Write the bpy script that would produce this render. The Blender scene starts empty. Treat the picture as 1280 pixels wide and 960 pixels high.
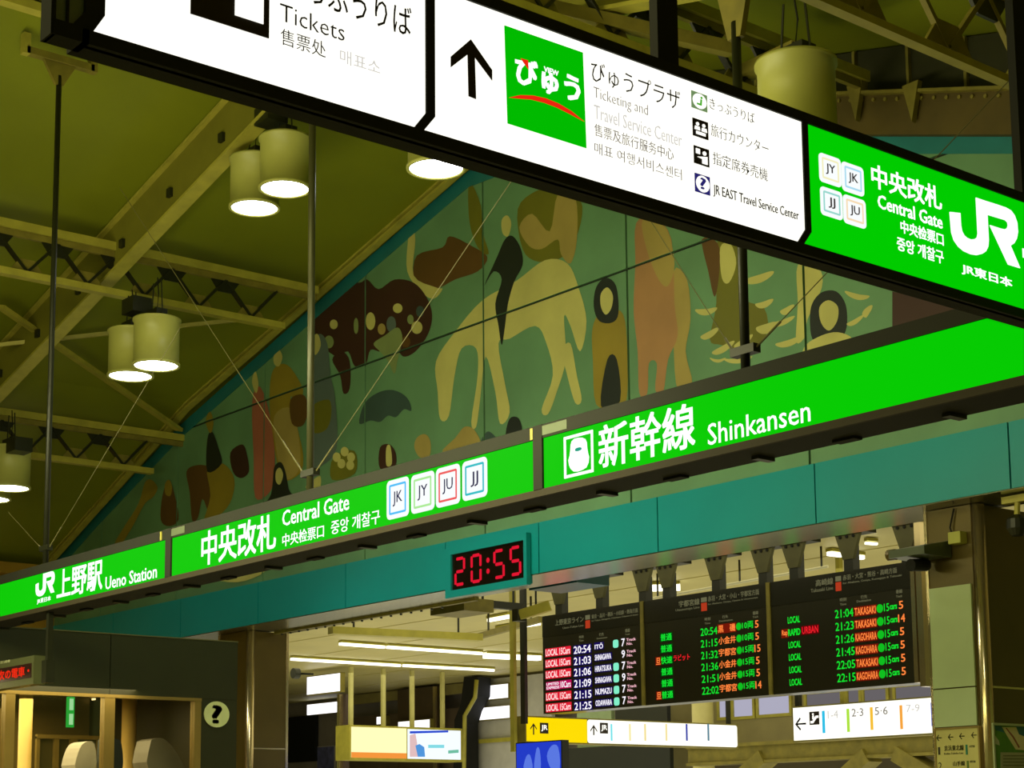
import bpy, bmesh, math, random
from mathutils import Vector, Matrix
random.seed(7)
S = bpy.context.scene
COL = S.collection

# ------------------------------------------------------------------ camera
CX, CY = 640.0, 720.0                       # principal point (the picture is the upper part of the lens' view)
VA, VB = (3350.0, 1005.0), (-1175.0, 1048.0)  # vanishing points of world +Y and world -X
FPX = math.sqrt(-((VA[0]-CX)*(VB[0]-CX)+(VA[1]-CY)*(VB[1]-CY)))
_d = lambda v: Vector((v[0]-CX, -(v[1]-CY), -FPX)).normalized()
AY = _d(VA); AX = -_d(VB); AZ = AX.cross(AY)
CAMZ = 1.6
cam_d = bpy.data.cameras.new('camera')
cam = bpy.data.objects.new('camera', cam_d); COL.objects.link(cam)
ROT = Matrix((AX, AY, AZ))
cam.matrix_world = Matrix.Translation((0, 0, CAMZ)) @ ROT.to_4x4()
cam_d.sensor_fit = 'HORIZONTAL'; cam_d.sensor_width = 36.0
cam_d.lens = FPX/1280*36.0
cam_d.shift_x = (640-CX)/1280; cam_d.shift_y = (CY-480)/1280
cam_d.clip_start = 0.05; cam_d.clip_end = 300
S.camera = cam

# ------------------------------------------------------------------ world, exposure, added fill lights
S.view_settings.view_transform = 'Standard'; S.view_settings.look = 'None'
S.view_settings.exposure = 0.0; S.view_settings.gamma = 1.0
S.view_settings.use_curve_mapping = False
W = bpy.data.worlds.new('world'); S.world = W; W.use_nodes = True
W.node_tree.nodes['Background'].inputs[0].default_value = (0.62, 0.70, 0.14, 1)
W.node_tree.nodes['Background'].inputs[1].default_value = 0.17

def area(name, loc, rot, sx, sy, power, color):
    l = bpy.data.lights.new(name, 'AREA'); l.shape = 'RECTANGLE'; l.size = sx; l.size_y = sy
    l.energy = power; l.color = color
    o = bpy.data.objects.new(name, l); o.location = loc; o.rotation_euler = rot; COL.objects.link(o)
    return o
YG = (1.0, 0.93, 0.42)
area('hall_fill', (-9, 1.0, 7.2), (math.radians(38), 0, math.radians(12)), 12, 1.5, 420, YG)  # added fill area light that brightens the hall, not a visible fixture
area('mural_fill', (-12.0, 5.2, 4.2), (math.radians(112), 0, math.radians(8)), 9, 0.6, 240, (1.0, 0.96, 0.55))  # added fill tilted up at the mural to brighten it, no fixture there
area('concourse_fill', (-22, 19, 4.95), (0, 0, 0), 22, 9, 430, (1.0, 0.95, 0.68))  # added broad area light boosting the concourse beyond its modelled tubes
area('concourse_up_fill', (-22, 20, 1.2), (math.pi, 0, 0), 26, 12, 700, (1.0, 0.96, 0.72))  # added area light near the floor, brightens the concourse ceiling from below
area('office_lighting', (-19.6, 7.5, 3.1), (0, 0, 0), 5, 3, 200, (1.0, 0.80, 0.42))

# ------------------------------------------------------------------ helpers
def lin(c):
    f = lambda v: (v/255/12.92) if v/255 <= 0.04045 else ((v/255+0.055)/1.055)**2.4
    return (f(c[0]), f(c[1]), f(c[2]), 1)
def at(px, py, axis, val):
    """point of the world plane (axis = val) seen at a pixel of the photograph"""
    r = ROT @ Vector((px-CX, -(py-CY), -FPX)); c = Vector((0, 0, CAMZ))
    t = (val-c[axis])/r[axis]
    return c+r*t
MATS = {}
def mat(name, c, rough=0.6, metal=0.0, var=0.10, scale=3.0, emit=0.0, bump=0.0, stretch=(1, 1, 1)):
    if name in MATS: return MATS[name]
    m = bpy.data.materials.new(name); m.use_nodes = True; nt = m.node_tree
    b = nt.nodes['Principled BSDF']; cc = lin(c)
    b.inputs['Roughness'].default_value = rough; b.inputs['Metallic'].default_value = metal
    if emit > 0:
        b.inputs['Base Color'].default_value = (0.005, 0.005, 0.005, 1)
        b.inputs['Emission Color'].default_value = cc
        b.inputs['Emission Strength'].default_value = emit
        b.inputs['Specular IOR Level'].default_value = 0.0
    else:
        tc = nt.nodes.new('ShaderNodeTexCoord'); mp = nt.nodes.new('ShaderNodeMapping')
        mp.inputs['Scale'].default_value = stretch
        n = nt.nodes.new('ShaderNodeTexNoise'); n.inputs['Scale'].default_value = scale
        n.inputs['Detail'].default_value = 6
        r = nt.nodes.new('ShaderNodeValToRGB')
        r.color_ramp.elements[0].position = 0.3; r.color_ramp.elements[1].position = 0.7
        r.color_ramp.elements[0].color = tuple(v*(1-var) for v in cc[:3])+(1,)
        r.color_ramp.elements[1].color = tuple(min(1, v*(1+var)) for v in cc[:3])+(1,)
        nt.links.new(tc.outputs['Object'], mp.inputs[0]); nt.links.new(mp.outputs[0], n.inputs['Vector'])
        nt.links.new(n.outputs['Fac'], r.inputs[0]); nt.links.new(r.outputs[0], b.inputs['Base Color'])
        if bump > 0:
            bp = nt.nodes.new('ShaderNodeBump'); bp.inputs['Strength'].default_value = bump
            bp.inputs['Distance'].default_value = 0.01
            nt.links.new(n.outputs['Fac'], bp.inputs['Height']); nt.links.new(bp.outputs[0], b.inputs['Normal'])
    MATS[name] = m; return m

WL = {}
def wloc(o): return WL.get(o.name, Vector((0, 0, 0)))
class MB:
    def __init__(s): s.v = []; s.f = []
    def add(s, vs, fs):
        n = len(s.v); s.v += [Vector(v) for v in vs]; s.f += [tuple(i+n for i in f) for f in fs]; return s
    def box(s, a, b):
        x0, x1 = sorted((a[0], b[0])); y0, y1 = sorted((a[1], b[1])); z0, z1 = sorted((a[2], b[2]))
        return s.add([(x0,y0,z0),(x1,y0,z0),(x1,y1,z0),(x0,y1,z0),(x0,y0,z1),(x1,y0,z1),(x1,y1,z1),(x0,y1,z1)],
            [(0,3,2,1),(4,5,6,7),(0,1,5,4),(1,2,6,5),(2,3,7,6),(3,0,4,7)])
    def bar(s, a, b, w, h, up=(0, 0, 1)):
        a = Vector(a); b = Vector(b); d = (b-a).normalized(); u = Vector(up)
        r = d.cross(u)
        if r.length < 1e-4: r = d.cross(Vector((1, 0, 0)))
        r.normalize(); u = r.cross(d).normalized()
        vs = []
        for p in (a, b):
            for i, j in ((-1,-1),(1,-1),(1,1),(-1,1)): vs.append(p+r*(i*w/2)+u*(j*h/2))
        return s.add(vs, [(0,1,2,3),(7,6,5,4),(0,4,5,1),(1,5,6,2),(2,6,7,3),(3,7,4,0)])
    def tube(s, pts, r, n=8):
        pts = [Vector(p) for p in pts]; rings = []
        for i, p in enumerate(pts):
            d = (pts[min(i+1, len(pts)-1)]-pts[max(i-1, 0)]).normalized()
            u = d.cross(Vector((0, 0, 1)))
            if u.length < 1e-3: u = d.cross(Vector((1, 0, 0)))
            u.normalize(); w = d.cross(u)
            rr = r[i] if isinstance(r, (list, tuple)) else r
            rings.append([p+(u*math.cos(2*math.pi*k/n)+w*math.sin(2*math.pi*k/n))*rr for k in range(n)])
        vs = [v for g in rings for v in g]; fs = []
        for i in range(len(pts)-1):
            for k in range(n):
                fs.append((i*n+k, i*n+(k+1) % n, (i+1)*n+(k+1) % n, (i+1)*n+k))
        fs.append(tuple(range(n-1, -1, -1))); fs.append(tuple((len(pts)-1)*n+k for k in range(n)))
        return s.add(vs, fs)
    def prism(s, base, off):
        """base: list of 3D points in a plane, off: extrusion vector"""
        bm = bmesh.new(); vs = [bm.verts.new(p) for p in base]
        f = bm.faces.new(vs); bm.normal_update(); bmesh.ops.triangulate(bm, faces=[f], ngon_method='EAR_CLIP')
        bm.verts.index_update(); tris = [tuple(v.index for v in q.verts) for q in bm.faces]; bm.free()
        n = len(base); off = Vector(off)
        V2 = [Vector(p) for p in base]+[Vector(p)+off for p in base]
        fs = [tuple(reversed(t)) for t in tris]+[tuple(i+n for i in t) for t in tris]
        fs += [(i, (i+1) % n, n+(i+1) % n, n+i) for i in range(n)]
        return s.add(V2, fs)
    def lathe(s, c, prof, n=32):
        """open profile [(radius, z)] around a vertical axis at c"""
        vs = []
        for r, z in prof:
            for k in range(n):
                a = 2*math.pi*k/n; vs.append((c[0]+r*math.cos(a), c[1]+r*math.sin(a), c[2]+z))
        fs = []
        for i in range(len(prof)-1):
            for k in range(n): fs.append((i*n+k, i*n+(k+1) % n, (i+1)*n+(k+1) % n, (i+1)*n+k))
        return s.add(vs, fs)
    def mesh(s, name, m, o, smooth=False):
        me = bpy.data.meshes.new(name); me.from_pydata([v-o for v in s.v], [], s.f)
        bm = bmesh.new(); bm.from_mesh(me); bmesh.ops.recalc_face_normals(bm, faces=bm.faces); bm.to_mesh(me); bm.free()
        me.materials.append(m)
        if smooth:
            for p in me.polygons: p.use_smooth = len(p.vertices) == 4
        return me
    def build(s, name, m, parent=None, smooth=False, bevel=0.0, loc=None):
        if parent is None:
            if loc is None:
                xs = [v.x for v in s.v]; ys = [v.y for v in s.v]; zs = [v.z for v in s.v]
                loc = ((min(xs)+max(xs))/2, (min(ys)+max(ys))/2, min(zs))
            o_ = Vector(loc)
        else: o_ = wloc(parent)
        ob = bpy.data.objects.new(name, s.mesh(name, m, o_, smooth)); COL.objects.link(ob)
        if parent is None: ob.location = o_
        else: ob.parent = parent
        WL[ob.name] = o_
        if bevel:
            bv = ob.modifiers.new('bevel', 'BEVEL'); bv.width = bevel; bv.segments = 2; bv.limit_method = 'ANGLE'
        return ob
def tag(o, label, cat, group=None):
    o['label'] = label; o['category'] = cat
    if group: o['group'] = group
    return o
def thing(name, loc, label, cat, group=None):
    o = bpy.data.objects.new(name, None); COL.objects.link(o); o.location = loc; o.empty_display_size = 0.1
    WL[o.name] = Vector(loc); return tag(o, label, cat, group)
def struct(o): o['kind'] = 'structure'; return o
def copy_tree(o, parent=None):
    c = o.copy(); COL.objects.link(c)
    if parent: c.parent = parent
    for ch in [q for q in list(COL.objects) if q.parent == o]: copy_tree(ch, c)
    return c

class Face:
    """a vertical plane seen from the camera's side: axis 1 (faces -Y, right = +X) or axis 0 (faces +X, right = +Y)"""
    def __init__(s, axis, val): s.a = axis; s.val = val
    def uv(s, px, py):
        p = at(px, py, s.a, s.val); return (p.x if s.a == 1 else p.y, p.z)
    def pt(s, u, v, d=0.0): return Vector((u, s.val-d, v)) if s.a == 1 else Vector((s.val+d, u, v))
    def n(s): return Vector((0, -1, 0)) if s.a == 1 else Vector((1, 0, 0))
    def r(s): return Vector((1, 0, 0)) if s.a == 1 else Vector((0, 1, 0))
    def rect(s, xl, xr, xref, yt, yb):
        """u0,u1 from the left and right pixel columns, v0,v1 measured at column xref"""
        ym = (yt+yb)/2
        return (s.uv(xl, ym)[0], s.uv(xr, ym)[0], s.uv(xref, yb)[1], s.uv(xref, yt)[1])
    def box(s, mb, R, d0, d1): return mb.box(s.pt(R[0], R[2], d0), s.pt(R[1], R[3], d1))
    def poly(s, mb, pts, d0, d1):
        return mb.prism([s.pt(u, v, d0) for u, v in pts], s.n()*(d1-d0))
    def pix(s, pts): return [s.uv(*p) for p in pts]
def rrect(R, r, n=5):
    u0, u1, v0, v1 = R; out = []
    for cx, cy, a0 in ((u1-r, v1-r, 0), (u0+r, v1-r, 90), (u0+r, v0+r, 180), (u1-r, v0+r, 270)):
        for k in range(n+1):
            a = math.radians(a0+90*k/n); out.append((cx+r*math.cos(a), cy+r*math.sin(a)))
    return out
def ring(mb, F, R, r, t, d0, d1):
    """rounded rectangular ring of width t"""
    A = rrect(R, r); B = rrect((R[0]+t, R[1]-t, R[2]+t, R[3]-t), max(r-t, 0.001)); n = len(A)
    vs = [F.pt(u, v, d1) for u, v in A]+[F.pt(u, v, d1) for u, v in B]+[F.pt(u, v, d0) for u, v in A]+[F.pt(u, v, d0) for u, v in B]
    fs = []
    for i in range(n):
        j = (i+1) % n
        fs += [(i, j, n+j, n+i), (2*n+i, 2*n+j, j, i), (n+i, n+j, 3*n+j, 3*n+i)]
    return mb.add(vs, fs)
def ellipse(c, ru, rv, n=20): return [(c[0]+ru*math.cos(2*math.pi*k/n), c[1]+rv*math.sin(2*math.pi*k/n)) for k in range(n)]

TXT = []
def text(F, body, R, m, parent, d=0.004, bold=0.0, name='lettering', th=0.002, label=None):
    TXT.append((F, body, R, m, parent, d, bold, name, th, label))
def flush_text():
    tmp = []
    for t in TXT:
        c = bpy.data.curves.new('tmp', 'FONT'); c.body = t[1]; c.resolution_u = 2; c.offset = min(t[6], 0); c.extrude = 0.0
        o = bpy.data.objects.new('tmp', c); COL.objects.link(o); tmp.append(o)
    bpy.context.view_layer.update(); dg = bpy.context.evaluated_depsgraph_get()
    for o, t in zip(tmp, TXT):
        F, body, R, m, parent, d, bold, name, th, label = t
        me = bpy.data.meshes.new_from_object(o.evaluated_get(dg))
        if not me.vertices: continue
        xs = [v.co.x for v in me.vertices]; ys = [v.co.y for v in me.vertices]
        x0, x1, y0, y1 = min(xs), max(xs), min(ys), max(ys); o_ = wloc(parent)
        w_ = max(bold, 0)*0.55
        if w_ > 0:      # heavier weight: the glyph laid over itself, shifted by a fraction of the stroke
            base = [tuple(v.co) for v in me.vertices]; fs = [tuple(p.vertices) for p in me.polygons]; n0 = len(base)
            V_, F_ = [], []
            for i, (a, b) in enumerate(((-1, -1), (1, -1), (1, 1), (-1, 1), (0, 0))):
                V_ += [(x+a*w_, y+b*w_*0.8, 0) for x, y, z in base]; F_ += [tuple(j+i*n0 for j in f) for f in fs]
            me.clear_geometry(); me.from_pydata(V_, [], F_); x0 -= w_; x1 += w_; y0 -= w_*0.8; y1 += w_*0.8
        for v in me.vertices:
            u = R[0]+(v.co.x-x0)/(x1-x0)*(R[1]-R[0]); w = R[2]+(v.co.y-y0)/(y1-y0)*(R[3]-R[2])
            v.co = F.pt(u, w, d+th)-o_
        bm = bmesh.new(); bm.from_mesh(me)
        g = bmesh.ops.extrude_face_region(bm, geom=list(bm.faces))
        for v in [q for q in g['geom'] if isinstance(q, bmesh.types.BMVert)]: v.co -= F.n()*th
        bmesh.ops.recalc_face_normals(bm, faces=bm.faces); bm.to_mesh(me); bm.free()
        me.name = name; me.materials.clear(); me.materials.append(m)
        ob = bpy.data.objects.new(name, me); COL.objects.link(ob); ob.parent = parent; WL[ob.name] = o_
        if label: ob['label'] = label
    for o in tmp:
        c = o.data; bpy.data.objects.remove(o); bpy.data.curves.remove(c)

# ------------------------------------------------------------------ materials
M_roof = mat('olive_roof_paint', (130, 138, 20), 0.55, var=0.10, scale=0.6)
M_steel = mat('cream_painted_steel', (176, 168, 66), 0.5, var=0.15, scale=5)
M_steel_dim = mat('darker_painted_steel', (128, 118, 44), 0.6, var=0.2, scale=6)  # same steel paint in a darker, browner tone
M_dark = mat('dark_metal', (30, 32, 14), 0.45, var=0.15)
M_frame = mat('sign_housing_brown_black', (22, 24, 9), 0.8, 0.0, var=0.15)
M_black = mat('black_void_paint', (8, 9, 4), 0.8, var=0.1)
M_floor = mat('hall_floor_stone', (150, 142, 98), 0.35, var=0.08, scale=2)
M_green = mat('backlit_green_acrylic', (0, 203, 0), 0.3, emit=1.0)
M_white = mat('backlit_white_acrylic', (255, 253, 240), 0.3, emit=1.25)
M_wtext = mat('backlit_white_lettering', (250, 252, 250), 0.3, emit=1.2)
M_ink = mat('black_ink', (34, 22, 16), 0.5, var=0.05)
M_faint = mat('pale_translucent_print', (205, 202, 198), 0.5, emit=1.0)
M_mid = mat('grey_translucent_print', (120, 114, 108), 0.5, emit=1.0)
M_teal = mat('teal_enamel_panel', (0, 146, 150), 0.42, var=0.05, scale=1.2)
M_tealdark = mat('dark_teal_enamel', (8, 82, 92), 0.4)
M_soffit = mat('brushed_metal_soffit', (150, 150, 120), 0.22, 0.85, var=0.08, stretch=(1, 20, 1))
M_joint = mat('dark_joint', (14, 20, 10), 0.8)
M_brown = mat('bronze_cladding', (96, 82, 34), 0.32, 0.35, var=0.10, scale=2)
M_chrome = mat('stainless_trim', (214, 196, 150), 0.22, 0.9, var=0.05)
M_wallL = mat('brown_side_wall', (168, 132, 34), 0.7, var=0.12, scale=1.5)
M_cream = mat('khaki_plaster', (196, 186, 120), 0.55, var=0.07, scale=1.0)
M_lilac = mat('grey_lilac_panel', (150, 142, 138), 0.5, var=0.08)
M_tube = mat('lit_fluorescent_tube', (255, 252, 225), 0.3, emit=3.0)
M_lamp = mat('lit_lamp_mouth', (255, 255, 250), 0.3, emit=14.0)
M_shade = mat('cream_lamp_enamel', (176, 176, 92), 0.4, var=0.05)

# ------------------------------------------------------------------ structure: floor, roof, walls
struct(MB().box((-60, -14, -0.2), (14, 42, 0)).build('floor', M_floor, loc=(0, 0, 0)))
PROF = [(-27.4, 5.92), (-22.5, 7.78), (-14.2, 9.84), (-5.9, 7.78), (-1.0, 5.92)]
def roof_z(x):
    for (a, b), (c, d) in zip(PROF, PROF[1:]):
        if a <= x <= c: return b+(d-b)*(x-a)/(c-a)
    return PROF[0][1] if x < PROF[0][0] else PROF[-1][1]
cm = MB()
for (a, b), (c, d) in zip(PROF, PROF[1:]):
    cm.prism([(a, -10, b), (c, -10, d), (c, -10, d+0.15), (a, -10, b+0.15)], (0, 22.75, 0))
ceiling = struct(cm.build('ceiling', M_roof))
# side wall far left with its eave girder and the dark slot of the gutter
wl = struct(MB().box((-27.7, -10, 0), (-27.4, 12.6, 5.9)).build('wall_left', M_wallL))
struct(MB().box((-0.8, -10, 3.2), (-0.5, 12.6, 5.9)).build('wall_right', M_wallL))
# wall above the gate that carries the mural; its gable above the mural is dark sheet
GBL = [(-27.3, 4.95), (-1.0, 4.95), (-1.0, 5.8)]+[(x, z-0.02) for x, z in reversed(PROF[:-1])]
F125 = Face(1, 12.54)
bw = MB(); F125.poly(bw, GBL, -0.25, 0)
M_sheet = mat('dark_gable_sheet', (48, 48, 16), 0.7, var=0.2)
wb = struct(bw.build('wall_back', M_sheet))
for k in range(14):     # standing seams of the dark sheet on the right half
    x = -12.6+k*0.62
    F125.box(MB(), (x, x+0.03, 6.6, roof_z(x)-0.03), 0, 0.03) if False else MB().box((x, 12.50, 6.6), (x+0.03, 12.54, roof_z(x)-0.03)).build('sheet_seam', M_steel_dim, wb)

# ------------------------------------------------------------------ roof frame: rafters, lattice purlins, braces
def rafter(y, depth, half, label, w=0.17, drop=0.02):
    pts = PROF[:3] if half == 'left' else PROF[2:]
    t = thing('roof_rafter', (pts[0][0] if half == 'left' else pts[-1][0], y, 5.9), label, 'rafter', 'roof rafters')
    web, tf, bf = MB(), MB(), MB()
    for (a, b), (c, d) in zip(pts, pts[1:]):
        b -= drop; d -= drop
        web.prism([(a, y-0.02, b), (c, y-0.02, d), (c, y-0.02, d-depth), (a, y-0.02, b-depth)], (0, 0.04, 0))
        tf.prism([(a, y-w/2, b), (c, y-w/2, d), (c, y-w/2, d-0.03), (a, y-w/2, b-0.03)], (0, w, 0))
        bf.prism([(a, y-w/2, b-depth), (c, y-w/2, d-depth), (c, y-w/2, d-depth-0.035), (a, y-w/2, b-depth-0.035)], (0, w, 0))
    web.build('web', mat('rafter_web_olive', (128, 124, 36), 0.6, var=0.12, scale=2), t); tf.build('top_flange', M_steel, t); bf.build('bottom_flange', M_steel, t)
    x = pts[0][0]+1.0
    while x < pts[-1][0]-0.5 and depth > 0.3:
        z = roof_z(x)-drop
        MB().box((x, y-0.06, z-depth*0.68), (x+0.09, y-0.02, z-depth*0.52)).build('cleat', M_dark, t)
        x += 1.15
    return t
rafter(9.15, 0.62, 'left', 'deep cream roof rafter climbing behind the two pendant lamp pairs on the left')
rafter(9.15, 0.62, 'right', 'roof rafter crossing the dark upper right above the large pendant lamp')
rafter(4.6, 0.62, 'left', 'roof rafter nearest the camera in the top left corner')
rafter(12.3, 0.07, 'left', 'slim edge rafter running down along the top edge of the mural', w=0.10, drop=0.0)

def purlin(X, y0, y1, ztop, depth, label, pitch=0.74, k=1.0):
    t = thing('lattice_purlin', (X, y1, ztop-depth), label, 'purlin', 'lattice purlins under the roof')
    z1, z0 = ztop, ztop-depth
    MB().bar((X, y0, z1), (X, y1, z1), 0.12*k, 0.10*k).build('top_chord', M_steel, t)
    MB().bar((X, y0, z1-0.09), (X, y1, z1-0.09), 0.05, 0.07).build('top_chord_angle', M_steel_dim, t)
    MB().bar((X, y0, z0), (X, y1-0.5, z0), 0.12*k, 0.08*k).build('bottom_chord', M_steel, t)
    y = y1-0.6; up = True
    while y-pitch/2 > y0:
        ya, yb = y, y-pitch/2
        za, zb = (z1-0.12, z0+0.04) if up else (z0+0.04, z1-0.12)
        MB().bar((X, ya, za), (X, yb, zb), 0.03, 0.065*k, up=(1, 0, 0)).build('diagonal', M_dark if k == 1 else M_steel_dim, t)
        s = -1 if up else 1
        gz = z0+0.04 if up else z1-0.12
        MB().prism([(X-0.012, yb-0.20, gz), (X-0.012, yb+0.20, gz), (X-0.012, yb+0.09, gz-s*0.15), (X-0.012, yb-0.09, gz-s*0.15)], (0.024, 0, 0)).build('gusset', M_dark if not up else M_steel_dim, t)
        y = yb; up = not up
    return t
purlin(-18.55, 4.0, 11.98, 8.44, 0.56, 'upper lattice purlin carrying the middle pair of pendant lamps')
purlin(-22.88, 4.0, 12.45, 7.33, 0.56, 'lower lattice purlin carrying the pendant lamps at the left edge')
purlin(-14.2, 4.0, 12.35, 9.45, 0.56, 'ridge lattice purlin behind the hanging white sign')
purlin(-9.85, 3.6, 12.35, 8.40, 0.56, 'lattice purlin above the white sign behind the dark hanger post')
PR = at(1040, 12, 0, -5.55)
purlin(-5.55, 3.5, 12.35, PR.z+0.62, 0.60, 'lattice purlin crossing the upper right corner of the hall', k=0.55)
# eave girder
e = MB().box((-27.35, -9, 6.62), (-27.1, 12.4, 6.95)).build('eave_girder', M_steel_dim)
tag(e, 'long plain eave girder low on the left above the brown side wall', 'girder')
e = MB().box((-27.38, -9, 5.72), (-27.0, 12.4, 5.90)).build('wall_capping_beam', M_wallL)
tag(e, 'brown capping beam along the top of the left side wall', 'beam')

def on_roof(px, py, drop):
    r = ROT @ Vector((px-CX, -(py-CY), -FPX)); c = Vector((0, 0, CAMZ))
    for (a, b), (cc, d) in zip(PROF, PROF[1:]):
        m = (d-b)/(cc-a); t = (b-m*a-drop-CAMZ)/(r.z-m*r.x)
        p = c+r*t
        if t > 0 and a-0.3 <= p.x <= cc+0.3: return p
    return p
for k, (a, b, lb) in enumerate([((0, 383), (224, 537), 'flat diagonal roof brace falling right towards the mural below the middle lamps'),
                 ((0, 431), (306, 399), 'flat roof brace rising gently right behind the middle pair of lamps'),]):
    o = MB().bar(on_roof(*a, 0.28), on_roof(*b, 0.28), 0.13, 0.05, up=(0.25, 0, 1)).build('roof_brace', M_steel)
    tag(o, lb, 'brace', 'flat braces under the roof')
for a, b, lb in [((655, 30), (930, 118), 'steel roof brace falling right directly above the white sign'),
                 ((600, -10), (915, 62), 'upper steel roof brace behind the dark hanger post'),
                 ((930, 92), (1000, 60), 'short steel brace beside the large pendant lamp')]:
    o = MB().bar(on_roof(*a, 0.75), on_roof(*b, 0.75), 0.16, 0.10, up=(0.25, 0, 1)).build('roof_brace', M_steel_dim)
    tag(o, lb, 'brace', 'flat braces under the roof')
# rafters and riveted girder of the right half
gi = thing('riveted_girder', (-8, 12.4, 7.4), 'plain plate girder dotted with rivets along the right slope above the mural', 'girder')
ga = [at(1010, 120, 1, 12.33), at(1300, 110, 1, 12.33)]; gb = [at(1010, 168, 1, 12.33), at(1300, 168, 1, 12.33)]
dx = (ga[1]-ga[0]).normalized(); dbx = (gb[1]-gb[0]).normalized()
A0 = ga[0]-dx*2.5; A1 = ga[1]+dx*4.5; B0 = gb[0]-dbx*2.5; B1 = gb[1]+dbx*4.5
MB().prism([A0, A1, B1, B0], (0, 0.08, 0)).build('plate', mat('girder_brown', (84, 70, 22), 0.7, var=0.15), gi)
MB().bar(A0, A1, 0.14, 0.03).build('flange', M_steel_dim, gi)
rv = MB()
for k in range(70):
    p = A0+dx*(0.1+k*0.14)-Vector((0, 0.0, 0.06)); rv.tube([p, p-Vector((0, 0.02, 0))], 0.018, 6)
r_ = rv.build('rivet', M_steel_dim, gi); r_['kind'] = 'stuff'
for px in (1068, 1138):
    p = at(px, 117, 1, 12.25)
    MB().prism([p+Vector((-0.09, 0, 0.10)), p+Vector((0.09, 0, 0.10)), p+Vector((0, 0, -0.26))], (0, 0.06, 0)).build('bracket', M_steel_dim, gi)

# ------------------------------------------------------------------ mural
FM = Face(1, 12.47)
TOPL = [(-27.15, 6.0), (-25.67, 6.58), (-22.95, 7.55), (-19.03, 8.60), (-15.94, 9.38), (-14.3, 9.30), (-10.33, 8.05), (-8.4, 7.45), (-3.6, 5.95)]
def mural_top(x):
    for (a, b), (c, d) in zip(TOPL, TOPL[1:]):
        if a <= x <= c: return b+(d-b)*(x-a)/(c-a)
    return 5.95
mural = thing('mural', (-15.3, 12.5, 4.9), 'wide painted gable mural of cream, pink and brown shapes on sea green above the gate', 'mural')
JX = [-27.15]+[-25.48+2.45*k for k in range(9)]+[-3.7]
JX = [-27.15, -25.46, -23.0, -20.55, -18.1, -15.66, -13.2, -10.75, -8.3, -5.85, -3.7]
JZ = [4.85, 7.45, 9.6]
M_mur = mat('mural_sea_green', (104, 150, 108), 0.5, var=0.16, scale=0.9)
G = 0.014
cells = []
for a, b in zip(JX, JX[1:]):
    for c, d in zip(JZ, JZ[1:]):
        cells.append((a+G, b-G, c+G, d-G))
        xs = [a+G]+[x for x, z in TOPL if a+G < x < b-G]+[b-G]
        top = [(x, min(d-G, mural_top(x))) for x in xs]
        # split where the gable crosses the joint
        extra = []
        for (x1, t1), (x2, t2) in zip(xs and [(x, mural_top(x)) for x in xs], [(x, mural_top(x)) for x in xs][1:]):
            if (t1-(d-G))*(t2-(d-G)) < 0: extra.append(x1+(x2-x1)*((d-G)-t1)/(t2-t1))
            if (t1-(c+G))*(t2-(c+G)) < 0: extra.append(x1+(x2-x1)*((c+G)-t1)/(t2-t1))
        xs = sorted(xs+extra)
        top = [(x, min(d-G, mural_top(x))) for x in xs if mural_top(x) >= c+G-1e-6]
        if len(top) < 2 or max(t for _, t in top) < c+G+0.02: continue
        poly = [(top[0][0], c+G)]+[p for p in top if p[1] > c+G+1e-4]+[(top[-1][0], c+G)]
        cl = []
        for p in poly:
            if not cl or (abs(p[0]-cl[-1][0])+abs(p[1]-cl[-1][1])) > 1e-4: cl.append(p)
        if len(cl) < 3: continue
        m_ = MB(); FM.poly(m_, cl, 0, 0.03); m_.build('panel', M_mur, mural)
bk = MB(); FM.poly(bk, [(x, z-0.01) for x, z in TOPL]+[(-3.6, 4.9), (-27.15, 4.9)], -0.02, -0.005)
bk.build('backing', M_joint, mural)
ed = MB()
for (a, b), (c, d) in zip(TOPL, TOPL[1:]):
    ed.prism([(a, 12.445, b-0.01), (c, 12.445, d-0.01), (c, 12.445, d-0.21), (a, 12.445, b-0.21)], (0, -0.015, 0))
ed.build('blue_border', mat('mural_border_blue', (30, 118, 122), 0.5), mural)

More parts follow.
